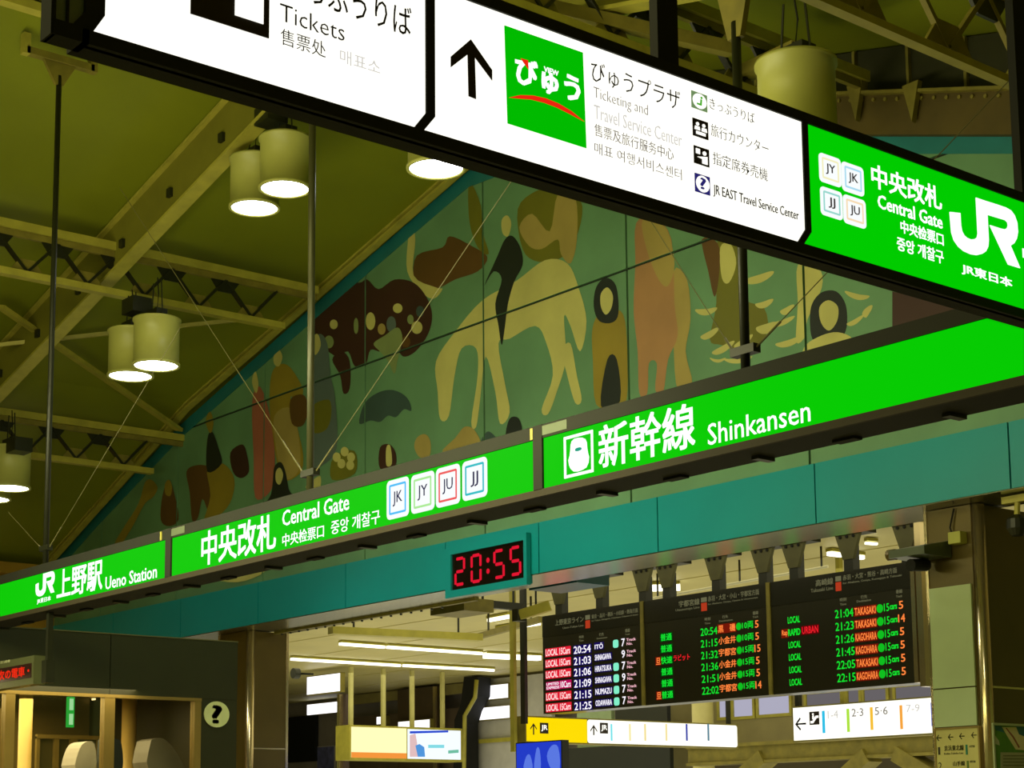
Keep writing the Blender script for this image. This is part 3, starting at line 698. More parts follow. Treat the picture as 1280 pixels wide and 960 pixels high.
T(FO, '매표 여행서비스센터', 742, 850, 745, 179, 193, M_mid, os_, bold=-0.018)
ICO = [('green_seat_icon', (863,113.5,882.5,134), C_('icon_olive_green', (110, 140, 92))), ('counter_icon', (864.5,147.5,883.8,169), M_ink),
       ('machine_icon', (866,182,885,203.5), M_ink), ('question_icon', (867.3,216.5,886,239), mat('navy_print', (44, 40, 120), 0.5, emit=0.8))]
for nm, (xa, ya, xb, yb_), m in ICO:
    R = FO.rect(xa, xb, xa+0.5, ya, yb_+0.5)
    mb = MB(); FO.box(mb, R, 0.004, 0.006); ic = mb.build(nm, m, os_)
    w = R[1]-R[0]; h = R[3]-R[2]; cu = (R[0]+R[1])/2; cv = (R[2]+R[3])/2
    if nm in ('green_seat_icon', 'question_icon'):
        mb = MB(); FO.poly(mb, ellipse((cu, cv), w*0.44, h*0.44, 20), 0.006, 0.008); dd = mb.build('icon_disc', M_white, ic)
        if nm == 'question_icon': text(FO, '?', (cu-w*0.19, cu+w*0.19, cv-h*0.30, cv+h*0.32), m, dd, d=0.008, bold=0.03)
        else:
            mb = MB(); FO.poly(mb, ellipse((cu+w*.1, cv+h*.22), w*.07, h*.07, 8), 0.008, 0.0095)
            FO.poly(mb, [(cu-w*.2, cv-h*.15), (cu, cv-h*.15), (cu+w*.03, cv+h*.12), (cu+w*.13, cv+h*.12), (cu+w*.1, cv-h*.25), (cu-w*.2, cv-h*.25)], 0.008, 0.0095)
            mb.build('seated_figure', C_('icon_leaf', (70, 170, 40)), dd)
    elif nm == 'counter_icon':
        mb = MB()
        for s in (-1, 1):
            FO.poly(mb, ellipse((cu+s*w*.2, cv+h*.22), w*.10, h*.10, 10), 0.006, 0.008)
            FO.poly(mb, [(cu+s*w*.08, cv+h*.08), (cu+s*w*.36, cv+h*.08), (cu+s*w*.4, cv-h*.12), (cu+s*w*.05, cv-h*.12)], 0.006, 0.008)
        FO.box(mb, (cu-w*.3, cu+w*.3, cv-h*.36, cv-h*.2), 0.006, 0.008); mb.build('pictogram', M_white, ic)
    else:
        mb = MB(); FO.box(mb, (cu-w*.38, cu-w*.12, cv+h*.08, cv+h*.36), 0.006, 0.008)
        FO.poly(mb, ellipse((cu+w*.18, cv+h*.2), w*.12, h*.12, 10), 0.006, 0.008)
        FO.poly(mb, [(cu-w*.3, cv-h*.1), (cu+w*.36, cv+h*.05), (cu+w*.36, cv-h*.4), (cu+w*.02, cv-h*.4), (cu+w*.02, cv-h*.15)], 0.006, 0.008)
        mb.build('pictogram', M_white, ic)
T(FO, 'きっぷうりば', 886, 941, 890, 124, 137, M_ink, os_, bold=-0.02)
T(FO, '旅行カウンター', 887.5, 958.5, 892, 156.5, 171.5, M_ink, os_, bold=-0.02)
T(FO, '指定席券売機', 890, 957.5, 894, 191, 206.5, M_ink, os_, bold=-0.018)
T(FO, 'JR EAST Travel Service Center', 890.5, 996, 893, 231.5, 247, M_ink, os_, bold=-0.004)
M_g = mat('dark_grey_print', (70, 64, 60), 0.5, emit=0.6)
for s, xl, xr, yt, yb, c in (('JY', 1022.3, 1049.3, 191, 226.5, C_('ring_pale_yellow', (244, 240, 190))), ('JK', 1050.6, 1077.6, 202, 238, C_('ring_pale_blue', (170, 220, 240))),
                             ('JJ', 1024, 1051, 233, 268, C_('ring_pale_teal', (150, 215, 205))), ('JU', 1052.6, 1080.2, 243, 278.5, C_('ring_pale_orange', (246, 220, 180)))):
    badge(FO, os_, FO.rect(xl, xr, xl+0.5, yt, yb), s, c, M_g)
T(FO, '中央改札', 1088, 1174.5, 1094, 206.5, 236, M_wtext, os_, bold=0.028)
T(FO, 'Central Gate', 1096, 1175.5, 1099, 244, 261, M_wtext, os_, bold=0.022)
T(FO, '中央检票口', 1124.6, 1177.3, 1128, 276, 292, M_wtext, os_, bold=0.022)
T(FO, '중앙 개찰구', 1120, 1177.5, 1124, 297, 314, M_wtext, os_, bold=0.02)
RJ = FO.pix([(1120+285/4.3625, 200+286/4.3625), (1120+668/4.3625, 200+592/4.3625), (1120+428/4.3625, 200+208/4.3625), (1120+420/4.3625, 200+520/4.3625)])
FO_a = FO.pix([(1120+x/4.3625, 200+y/4.3625) for x, y in JRJ+JRR])
jr_logo(FO, os_, M_wtext, (min(p[0] for p in FO_a), max(p[0] for p in FO_a), min(p[1] for p in FO_a), max(p[1] for p in FO_a)))
T(FO, 'JR東日本', 1201, 1263, 1205, 330, 344, M_wtext, os_, bold=0.03)
MB().box(FO.pt(FO.uv(1277, 316)[0], FO.uv(1277, 322)[1], 0.004), FO.pt(yR-0.1, FO.uv(1277, 311)[1], 0.007)).build('line_mark', M_wtext, os_)
# posts that hang this sign
for (xa, xb, yref, lab) in ((812.5, 838, 60, 'dark square post hanging the overhead sign behind its white panel'), (1266, 1283, 200, 'dark square hanger post at the right end of the overhead sign')):
    pa = at(xa, yref, 0, XO-0.05); pb = at(xb, yref, 0, XO-0.05)
    o = MB().box((XO-0.05, pa.y, vt+0.04), (XO-0.01, pb.y, roof_z(XO-0.2)-0.02)).build('sign_hanger_post', M_black)
    tag(o, lab, 'post', 'posts of the overhead sign')

# ------------------------------------------------------------------ pendant lamps
LG = 'round pendant lamps under the roof'
def make_lamp(label):
    t = thing('pendant_lamp', (0, 0, 0), label, 'lamp', LG)
    MB().lathe((0, 0, 0), [(0.262, 0.0), (0.272, 0.0), (0.272, 0.03), (0.258, 0.035), (0.258, 0.52), (0.275, 0.525), (0.275, 0.55), (0.02, 0.56), (0.02, 0.54), (0.245, 0.53), (0.245, 0.0), (0.262, 0.0)], 40).build('shade', M_shade, t, smooth=True)
    MB().lathe((0, 0, 0.012), [(0.001, 0), (0.243, 0), (0.243, 0.01), (0.001, 0.012)], 32).build('lit_mouth', M_lamp, t)
    mb = MB(); mb.box((-0.12, -0.07, 0.56), (0.12, 0.07, 0.66)); mb.build('ballast_box', M_dark, t)
    mb = MB(); mb.prism([(-0.2, -0.02, 0.56), (0.0, -0.02, 0.70), (0.2, -0.02, 0.56)], (0, 0.04, 0)); mb.build('yoke_plate', M_black, t)
    for k, (x, y) in enumerate(((-0.13, 0.0), (0.13, 0.0))):
        MB().tube([(x, y, 0.6), (x*0.7, y, 1.0)], 0.009, 6).build('suspension_wire', M_dark, t)
    MB().tube([(0, 0, 0.66), (0.03, 0, 0.85), (0, 0, 1.05)], 0.007, 5).build('power_cable', M_black, t)
    l = bpy.data.lights.new('lamp_glow', 'SPOT'); l.energy = 260; l.color = (1.0, 0.97, 0.72); l.spot_size = math.radians(120); l.spot_blend = 0.6; l.shadow_soft_size = 0.2
    lo = bpy.data.objects.new('lamp_glow', l); COL.objects.link(lo); lo.parent = t; lo.location = (0, 0, -0.02)
    return t
L0 = make_lamp('front lamp of the middle pair, under the upper lattice purlin')
def place(px, py, y, label, src=None, like=None):
    t = src or copy_tree(L0); t.location = at(px, py, 1, y) if like is None else at(px, py, 2, like.location.z); t['label'] = label; return t
LA = place(195, 458, 9.25, L0['label'], L0)
place(163, 471, 0, 'rear lamp of the middle pair, partly behind its neighbour', like=LA)
LB = place(356, 237, 9.25, 'front lamp of the upper pair beside the middle hanging rod')
place(318, 261, 0, 'rear lamp of the upper pair, left of its neighbour', like=LB)
place(545, 212, 9.25, 'single lamp peeping out below the white sign above the mural')
LC = place(12, 611, 9.25, 'front lamp of the pair cut by the left edge')
place(-12, 625, 0, 'rear lamp of the pair cut by the left edge, only its rim showing', like=LC)
pb_ = at(998, 178, 1, 8.7)
t = place(998, 178, 8.7, 'large-looking cream lamp rising behind the sign in the upper right')
t.scale = (1.02, 1.02, 1.02)
for (px, py, lb) in ((340, 146, 'dark mounting block above the upper lamp pair'), (172, 384, 'dark mounting block above the middle lamp pair'), (25, 590-32, 'dark mounting block above the lamp pair at the left edge')):
    p = at(px, py, 1, 9.2)
    L_ = {340: LB, 172: LA, 25: LC}[px]; WL[L_.name] = Vector(L_.location)
    MB().box((p.x-0.16, p.y-0.12, p.z-0.08), (p.x+0.12, p.y+0.12, p.z+0.10)).build('mounting_block', M_dark, L_)

# ------------------------------------------------------------------ dark office booth, lower left
XK = -17.5; FK = Face(0, XK)
zt_k = FK.uv(150, 793.5)[1]; yk1 = FK.uv(297, 860)[0]; zw = FK.uv(125, 867.5)[1]; yw = FK.uv(251, 920)[0]
bt = thing('information_office', (-20, 7, 0), 'dark panelled station office with windows and a round question mark', 'office')
M_off = mat('dark_green_black_panel', (44, 46, 22), 0.42, var=0.08)
ys = [1.0, 5.0, FK.uv(138, 830)[0], yk1]
for a, b in zip(ys, ys[1:]):
    MB().box((XK-0.08, a+0.004, zw), (XK, b-0.004, zt_k)).build('fascia_panel', M_off, bt)
MB().box((XK-0.07, yw, 0), (XK-0.005, yk1-0.004, zw)).build('wall_panel', M_off, bt)
MB().box((-21.4, 1.0, zt_k-0.04), (XK-0.08, yk1-0.03, zt_k-0.01)).build('roof_panel', M_off, bt)
MB().box((-21.4, yk1-0.07, 0), (XK-0.08, yk1, zt_k-0.04)).build('end_wall', M_off, bt)
MB().box((XK-0.09, 1.0, zt_k), (XK+0.006, yk1, zt_k+0.012)).build('coping', mat('coping_grey', (96, 96, 60), 0.4), bt)
M_of = mat('office_bronze_frame', (150, 128, 66), 0.35, 0.4, var=0.08)
MB().box((XK-0.08, 1.0, zw-0.035), (XK+0.01, yw, zw)).build('window_head', M_of, bt)
for xa, xb in ((6, 18), (130, 143), (243, 251)):
    a = FK.uv(xa, 910)[0]; b = FK.uv(xb, 910)[0]
    MB().box((XK-0.10, a, 1.0), (XK+0.005, b, zw-0.03)).build('window_post', M_of, bt)
MB().box((XK-0.1, 1.0, 0), (XK, yw, 1.0)).build('window_sill_wall', M_off, bt)
gm = bpy.data.materials.new('office_glass'); gm.use_nodes = True
nt = gm.node_tree; nt.nodes.clear(); o_ = nt.nodes.new('ShaderNodeOutputMaterial'); mx = nt.nodes.new('ShaderNodeMixShader')
tb = nt.nodes.new('ShaderNodeBsdfTransparent'); gl = nt.nodes.new('ShaderNodeBsdfGlossy'); fz = nt.nodes.new('ShaderNodeFresnel')
tb.inputs[0].default_value = (0.92, 0.93, 0.84, 1); gl.inputs['Roughness'].default_value = 0.02; fz.inputs[0].default_value = 1.5
nt.links.new(fz.outputs[0], mx.inputs[0]); nt.links.new(tb.outputs[0], mx.inputs[1]); nt.links.new(gl.outputs[0], mx.inputs[2]); nt.links.new(mx.outputs[0], o_.inputs[0])
gy = [1.0, FK.uv(12, 910)[0], FK.uv(136, 910)[0], yw]
for a, b in zip(gy, gy[1:]):
    MB().box((XK-0.05, a, 1.0), (XK-0.042, b, zw-0.03)).build('window_pane', gm, bt)
# round question mark
R = FK.rect(255, 286.5, 270, 877, 909.5); cu = FK.uv(270.5, 893)[0]; cv = FK.uv(270.5, 893)[1]
mb = MB(); FK.poly(mb, ellipse((cu, cv), (R[1]-R[0])/2, (R[3]-R[2])/2, 28), 0.0, 0.012); qd = mb.build('question_disc', mat('pale_disc', (214, 224, 160), 0.5), bt)
text(FK, '?', (cu-0.066, cu+0.066, cv-0.105, cv+0.105), M_off, qd, d=0.012, bold=0.05)
# inside of the office
MB().box((-21.1, 1.0, 3.27), (-17.6, yk1-0.08, 3.30)).build('inner_ceiling', mat('office_ceiling', (150, 128, 60), 0.5), bt)
M_oin = mat('office_inner_wall', (120, 100, 48), 0.55, var=0.1)
MB().box((-21.2, 1.0, 0), (-21.1, yk1-0.08, 3.27)).build('inner_wall', M_oin, bt)
FI = Face(0, -19.3)
def col_in(xa, xb, lab):
    a = FI.uv(xa, 920); b = FI.uv(xb, 920); r = (b[0]-a[0])/2
    o = MB().tube([(-19.3-r, (a[0]+b[0])/2, 0), (-19.3-r, (a[0]+b[0])/2, 3.26)], r, 20).build('office_column', mat('cream_office_column', (226, 192, 110), 0.4), smooth=True)
    tag(o, lab, 'column', 'round columns inside the office')
col_in(27, 43, 'round cream column inside the office near the left edge')
col_in(157, 174, 'glowing round cream column inside the office behind the middle pane')
for k, (px, py) in enumerate(((65, 883), (125, 873.5), (2, 892), (108, 876))):
    if k == 3: continue
    p = at(px, py, 2, 3.265)
    o = MB().tube([p+Vector((0, 0, -0.02)), p], 0.105, 20).build('ceiling_downlight', mat('lit_downlight', (255, 226, 160), emit=2.5))
    tag(o, ('round downlight in the office ceiling left of the green exit sign', 'round downlight in the office ceiling right of the green exit sign', 'round downlight at the left edge of the office ceiling')[k], 'downlight', 'downlights inside the office')
FG = Face(0, -18.9)
R = FG.rect(85, 93, 89, 871, 909)
ex = thing('exit_sign', FG.pt((R[0]+R[1])/2, R[2]), 'narrow lit green and white exit sign hanging inside the office', 'sign')
mb = MB(); FG.box(mb, R, -0.05, 0); mb.build('case', C_('exit_green', (30, 170, 60)), ex)
for f0, f1 in ((0.08, 0.44), (0.56, 0.94)):
    mb = MB(); FG.box(mb, (R[0]+0.015, R[1]-0.015, R[2]+(R[3]-R[2])*f0, R[2]+(R[3]-R[2])*f1), 0, 0.004); mb.build('lit_pictogram', C_('exit_pale', (170, 235, 180)), ex)
FI2 = Face(0, -20.0)
pt = thing('office_partition', FI2.pt(FI2.uv(95, 930)[0], 0), 'framed glass partition with posts at the back of the office', 'partition')
for xa, xb in ((44, 48), (66, 72), (86, 95), (120, 124)):
    a = FI2.uv(xa, 925)[0]; b = FI2.uv(xb, 925)[0]
    mb = MB(); FI2.box(mb, (a, b, 0, FI2.uv(90, 922)[1]), 0, 0.05); mb.build('post', M_of, pt)
mb = MB(); FI2.box(mb, (FI2.uv(44, 925)[0], FI2.uv(128, 925)[0], FI2.uv(80, 924)[1], FI2.uv(80, 919)[1]), 0, 0.06); mb.build('head_rail', M_of, pt)
mb = MB(); FI2.box(mb, (FI2.uv(47, 925)[0], FI2.uv(128, 925)[0], 0.9, FI2.uv(80, 924)[1]), -0.02, -0.01); mb.build('panel', mat('dim_partition', (76, 68, 34), 0.3), pt)
FP = Face(0, -18.2)
for k, (pts, m, lb) in enumerate([
      ([(95, 962), (98, 940), (106, 928), (118, 930), (119, 962)], mat('grey_white_cloth', (190, 184, 176), 0.8), 'pale rounded machine hood showing behind the office glass'),
      ([(186, 962), (188, 930), (192, 924), (204, 923), (216, 934), (226, 950), (228, 962)], mat('silver_hood', (160, 156, 148), 0.5), 'silver domed machine hood behind the right office pane'),
      ([(139, 962), (140, 926), (144, 923), (152, 930), (153, 962)], mat('dark_blue_shell', (40, 54, 66), 0.5), 'dark blue machine with a pale rim behind the middle post')]):
    mb = MB(); FP.poly(mb, smooth(FP.pix(pts), 3), -0.35, 0.0); o = mb.build('machine_hood', m); tag(o, lb, 'machine')

# red LED ticker hung below the long sign at far left
FT = Face(1, YS)
lt = thing('led_ticker_sign', (FT.uv(20, 840)[0], YS, FT.uv(20, 862)[1]), 'small grey hanging sign with scrolling red dot-matrix text at the left edge', 'sign')
R = FT.rect(-30, 42, 40, 819.5, 855)
mb = MB(); FT.box(mb, R, -0.12, 0); mb.build('case', mat('grey_green_case', (96, 100, 64), 0.4, 0.2), lt)
R2 = FT.rect(-27, 39.5, 38, 829, 847)
mb = MB(); FT.box(mb, R2, 0, 0.004); mb.build('screen', mat('red_black_screen', (46, 8, 4), 0.3), lt)
M_led = mat('red_dot_matrix', (240, 44, 20), emit=1.0)
text(FT, '出発－次の電車・', (FT.uv(-25, 840)[0], FT.uv(37, 840)[0], R2[2]+0.02, R2[3]-0.02), M_led, lt, d=0.004, bold=0.03)
T(FT, '運行情報', 1, 13, 7, 826.5-1, 830-1, mat('pale_print', (190, 190, 150), 0.5), lt, bold=0)
pa = FT.uv(52, 800)
MB().box((pa[0]-0.02, YS+0.05, FT.uv(52, 850)[1]), (pa[0]+0.03, YS+0.1, zhb)).build('hanger', M_dark, lt)
MB().box((pa[0]-0.05, YS+0.03, FT.uv(52, 853)[1]), (pa[0]+0.05, YS+0.12, FT.uv(52, 825)[1])).build('hanger_clamp', M_dark, lt)

# ------------------------------------------------------------------ columns of the gate
YC = 12.62
def column(xl, xr, side_len, lab, extra_front=True):
    t = thing('gate_column', (xr-0.3, YC, 0), lab, 'column', 'bronze clad columns under the teal beam')
    MB().box((xl, YC, 0), (xr-0.07, YC+0.05, 4.32)).build('front_cladding', M_brown, t)
    zs = [0, 2.73, 4.32] if xr > -15 else [0, 2.68, 4.32]
    for a, b in zip(zs, zs[1:]):
        MB().box((xr-0.06, YC+0.09, a+0.012), (xr, YC+side_len, b-0.006)).build('side_cladding', M_brown, t)
    for z in zs[1:-1]:
        MB().box((xr-0.055, YC+0.09, z-0.008), (xr+0.004, YC+side_len, z+0.010)).build('side_strip', M_chrome, t)
    MB().tube([(xr-0.035, YC+0.055, 0), (xr-0.035, YC+0.055, 4.32)], 0.06, 14).build('corner_trim', M_chrome, t, smooth=True)
    MB().box((xr-0.05, YC+side_len, 0), (xr+0.01, YC+side_len+0.04, 4.32)).build('rear_trim', M_chrome, t)
    MB().box((xl-0.03, YC-0.01, 0), (xl, YC+0.04, 4.32)).build('left_trim', M_chrome, t)
    MB().box((xl, YC+0.05, 0), (xr-0.06, YC+side_len, 4.32)).build('core', M_brown, t)
    return t
xr_ = at(1229, 800, 1, YC).x; xl_ = at(1165, 800, 1, YC).x
cR = column(xl_, xr_, 1.6, 'bronze clad column at the right carrying pale sign plates')
xr2 = at(310, 870, 1, YC).x
cL = column(xr2-0.8, xr2, at(357, 870, 0, xr2).y-YC, 'bronze clad column left of the fare area, right of the dark office')
FCn = Face(1, YC)
M_plate = mat('pale_green_enamel', (186, 204, 150), 0.35, var=0.05)
pl = thing('blank_sign_plate', FCn.pt((xl_+xr_)/2, 2.4, 0), 'tall blank pale green enamel plate on the right column', 'sign plate')
ua = FCn.uv(1165.5, 800)[0]; ub = FCn.uv(1218, 800)[0]
zA, zB, zC_ = FCn.uv(1190, 733)[1], FCn.uv(1195, 860)[1], FCn.uv(1195, 908)[1]
mb = MB(); FCn.box(mb, (ua, ub, zB+0.006, zA), 0, 0.02); mb.build('upper_plate', M_plate, pl)
mb = MB(); FCn.box(mb, (ua, ub, zC_, zB-0.006), 0, 0.02); mb.build('lower_plate', M_plate, pl)
li = thing('platform_list_sign', FCn.pt((ua+ub)/2, 1.4, 0), 'pale yellow platform list with four left arrows on the right column', 'sign')
mb = MB(); FCn.box(mb, (ua+0.01, ub+0.02, 1.4, zC_-0.02), 0, 0.03); mb.build('plate', mat('pale_yellow_plate', (198, 190, 112), 0.4), li)
mb = MB(); ring(mb, FCn, (ua, ub+0.03, 1.4, zC_-0.008), 0.005, 0.016, 0, 0.036); mb.build('frame', M_of, li)
M_pk = mat('dark_olive_print', (40, 38, 14), 0.5)
for cx_, cy_ in ((1176.5, 922.5), (1191, 921.5), (1205, 920.3), (1220, 919)):
    T(FCn, '←', cx_-3.3, cx_+3.3, cx_, cy_-4, cy_+4, M_pk, li, d=0.03, bold=0.01, name='arrow')
T(FCn, '1', 1175.5, 1178, 1176.5, 934, 943.5, M_pk, li, d=0.03)
T(FCn, '京浜東北線', 1183, 1207.5, 1195, 931.5, 938.5, M_pk, li, d=0.03, bold=0.02)
T(FCn, 'Keihin-Tohoku Line', 1183, 1207, 1195, 940.5, 943, M_pk, li, d=0.03)
T(FCn, '2', 1176, 1180, 1177, 953, 962, M_pk, li, d=0.03)
T(FCn, '山手線', 1194, 1209, 1200, 951.5, 957.5, M_pk, li, d=0.03, bold=0.02)
T(FCn, '大宮方面', 1214, 1221, 1217, 931.5, 934.5, M_pk, li, d=0.03)
T(FCn, '池袋方面', 1215, 1222, 1218, 950.5, 953.5, M_pk, li, d=0.03)
mb = MB(); FCn.box(mb, FCn.rect(1210, 1212.3, 1211, 931, 943.5), 0.03, 0.034); mb.build('line_colour_bar', mat('bar_teal_green', (20, 120, 90), 0.5), li)
mb = MB(); FCn.box(mb, FCn.rect(1211.5, 1213.8, 1212.5, 951, 962), 0.03, 0.034); mb.build('line_colour_bar', mat('bar_olive_green', (90, 120, 30), 0.5), li)
# area map poster on the column's side
FD = Face(0, xr_+0.005)
mp = thing('area_map_poster', FD.pt(FD.uv(1262, 930)[0], 1.2), 'framed green and beige area map on the side of the right column', 'map')
mu0 = FD.uv(1240.5, 930)[0]; mv1 = FD.uv(1250, 907)[1]
mb = MB(); ring(mb, FD, (mu0-0.02, mu0+1.0, 1.2, mv1+0.02), 0.01, 0.02, 0, 0.03); mb.build('frame', mat('pale_green_frame', (180, 190, 150), 0.3, 0.3), mp)
mb = MB(); FD.box(mb, (mu0, mu0+0.98, 1.22, mv1), 0, 0.012); sh = mb.build('sheet', mat('map_green', (84, 140, 40), 0.5, var=0.2, scale=9), mp)
for pts, m in (([(1240.5, 907.5), (1250, 907.5), (1254, 916), (1244, 913)], mat('map_sea', (40, 106, 110), 0.5)), ([(1268, 908), (1282, 908), (1282, 921), (1272, 918)], MATS['map_sea']),
               ([(1251, 909), (1269, 909), (1272, 918), (1282, 922), (1282, 938), (1268, 937), (1258, 921)], mat('map_land', (222, 212, 160), 0.5)),
               ([(1241, 918), (1247, 926), (1248, 932), (1243, 930)], mat('map_pale', (190, 196, 160), 0.5))):
    shape(FD, pts, m, sh, 'map_region', d=0.012, th=0.002)
shape(FD, [(1255, 910), (1256.5, 910), (1265, 920), (1273, 934), (1271.5, 935), (1264, 922)], mat('map_route', (150, 90, 70), 0.5), sh, 'map_route', d=0.014)
shape(FD, [(1249, 940.5), (1285, 940.8), (1285, 965), (1249, 965)], mat('map_note', (168, 170, 130), 0.5), sh, 'note_block', d=0.013)
for k in range(5):
    y = 944+k*4; shape(FD, [(1252, y), (1284, y+0.2), (1284, y+1.4), (1252, y+1.3)], mat('note_line', (110, 112, 80), 0.5), sh, 'note_line', d=0.0155)
# camera housing and junction box on the column's front
cmr = thing('ceiling_camera', FCn.pt(FCn.uv(1172, 695)[0], FCn.uv(1172, 700)[1], 0.15), 'grey-green wedge-shaped camera housing high on the right column', 'camera')
u_, v_ = FCn.uv(1152, 690); u2, v2 = FCn.uv(1193, 683)
MB().prism([(u_-0.05, YC-0.40, v_-0.02), (u_-0.05, YC-0.40, v_-0.09), (u_-0.05, YC-0.02, v_-0.09), (u_-0.05, YC-0.02, v_+0.06)], (u2-u_+0.03, 0, 0)).build('housing', mat('camera_grey_green', (70, 80, 52), 0.4), cmr)
MB().tube([(u_+0.12, YC-0.32, v_-0.16), (u_+0.12, YC-0.1, v_-0.14)], 0.055, 12).build('barrel', M_black, cmr)
MB().tube([(u_-0.10, YC-0.34, v_-0.05), (u_-0.02, YC-0.34, v_-0.05)], 0.05, 10).build('lens_hood', M_brown, cmr)
mb = MB(); FCn.box(mb, FCn.rect(1193.5, 1209, 1200, 666, 681), 0, 0.10); o = mb.build('junction_box', mat('yellow_green_box', (172, 172, 70), 0.5), bevel=0.006)
tag(o, 'small yellowish junction box beside the camera on the right column', 'box')
cb_ = MB().tube([FCn.pt(*FCn.uv(1194, 636), 0.02), FCn.pt(*FCn.uv(1190, 660), 0.03), FCn.pt(*FCn.uv(1196, 676), 0.03)], 0.008, 6).build('camera_cable', M_black)
tag(cb_, 'black cable dropping from the beam to the camera on the right column', 'cable')
s2 = thing('small_dome_camera', at(1272, 640, 1, 12.55)+Vector((0, 0, 0)), 'small camera hanging from the beam at the right edge', 'camera')
p = at(1272, 625, 1, 12.55); MB().box(p+Vector((-0.14, -0.03, -0.02)), p+Vector((0.10, 0.03, 0.04))).build('mount', M_steel, s2)
p = at(1271, 655, 1, 12.55); MB().tube([p, p+Vector((0.02, 0, 0.22))], 0.025, 8).build('stem', M_steel, s2)
MB().tube([p+Vector((0, 0, -0.10)), p+Vector((0, 0, -0.04)), p+Vector((0, 0, 0.04)), p+Vector((0, 0, 0.08))], [0.05, 0.09, 0.085, 0.03], 14).build('body', M_dark, s2)

# ------------------------------------------------------------------ concourse behind the gate
cei2 = struct(MB().box((-48, 13.35, 5.1), (-4, 30, 5.25)).build('ceiling', M_cream))
for k in range(8):
    y = 14.3+k*1.8
    MB().box((-48, y, 5.09), (-4, y+0.02, 5.1)).build('ceiling_seam', M_cream, cei2)
YW = 27.0; FW = Face(1, YW)
wb2 = struct(MB().box((-60, YW, 0), (-4, YW+0.3, 5.1)).build('wall_back', M_lilac))
struct(MB().box((-48.3, 13.3, 0), (-48, 27, 5.1)).build('wall_left', M_lilac))

# departure boards
YD = 16.0; FDB = Face(1, YD)
zb0 = FDB.uv(900, 874)[1]; zb1 = FDB.uv(1142, 701)[1]
M_bd = mat('black_board_face', (34, 32, 16), 0.35, var=0.05)
ub = [FDB.uv(677, 830)[0], FDB.uv(804, 815)[0], FDB.uv(962.5, 800)[0], FDB.uv(1144, 780)[0]]
M_wl = mat('white_led', (250, 246, 255), emit=1.1); M_gl = mat('green_led', (20, 232, 50), emit=1.0); M_ol = mat('orange_led', (255, 132, 60), emit=1.1)
M_rl = mat('red_led', (240, 30, 40), emit=1.0); M_bl = mat('blue_black_led', (18, 6, 84), emit=1.0); M_ob = mat('dark_orange_led', (120, 20, 4), emit=0.9)
M_gb = mat('dark_green_led', (0, 60, 8), emit=1.0)
M_pr = mat('grey_board_print', (120, 118, 84), 0.5, emit=0.7)
M_rm = mat('red_board_mark', (190, 60, 30), emit=0.8); M_mint = mat('mint_led', (130, 240, 200), emit=1.0)
boards = []
for k, lab in enumerate(('left departure board with white times and red boxes', 'middle departure board with green Japanese entries', 'right departure board with green LOCAL entries')):
    t = thing('departure_board', FDB.pt((ub[k]+ub[k+1])/2, zb0), lab, 'departure board', 'departure boards under the beam'); boards.append(t)
    MB().box((ub[k]+0.03, YD, zb0), (ub[k+1]-0.03, YD+0.30, zb1)).build('case', M_bd, t)
    MB().box((ub[k]+0.03, YD-0.006, zb1-0.30), (ub[k+1]-0.03, YD+0.0, zb1-0.015)).build('header_panel', mat('header_black', (28, 27, 14), 0.3), t)
    MB().box((ub[k+1]-0.028, YD-0.02, zb0), (ub[k+1]+0.028, YD+0.28, zb1)).build('edge_strip', M_steel_dim if k < 2 else M_chrome, t)
dz1 = lambda F, x, y0, y1: abs(F.uv(x, y0)[1]-F.uv(x, y1)[1])
def row(F, t, s, xl, xr, xref, yt, yb, k, step, m, bg=None, bold=0.0, name='lettering'):
    R = F.rect(xl, xr, xref, yt, yb); R = (R[0], R[1], R[2]-k*step, R[3]-k*step)
    if bg:
        mb = MB(); e_ = 0.012; F.box(mb, (R[0]-e_, R[1]+e_, R[2]-e_, R[3]+e_), 0.0, 0.004); mb.build('lit_block', bg, t)
    text(F, s, R, m, t, d=0.0045, bold=bold, name=name, th=0.001)
b1, b2, b3 = boards
st = dz1(FDB, 683, 811, 880)/5
M_rbx = mat('red_lit_block', (226, 30, 52), emit=1.0)
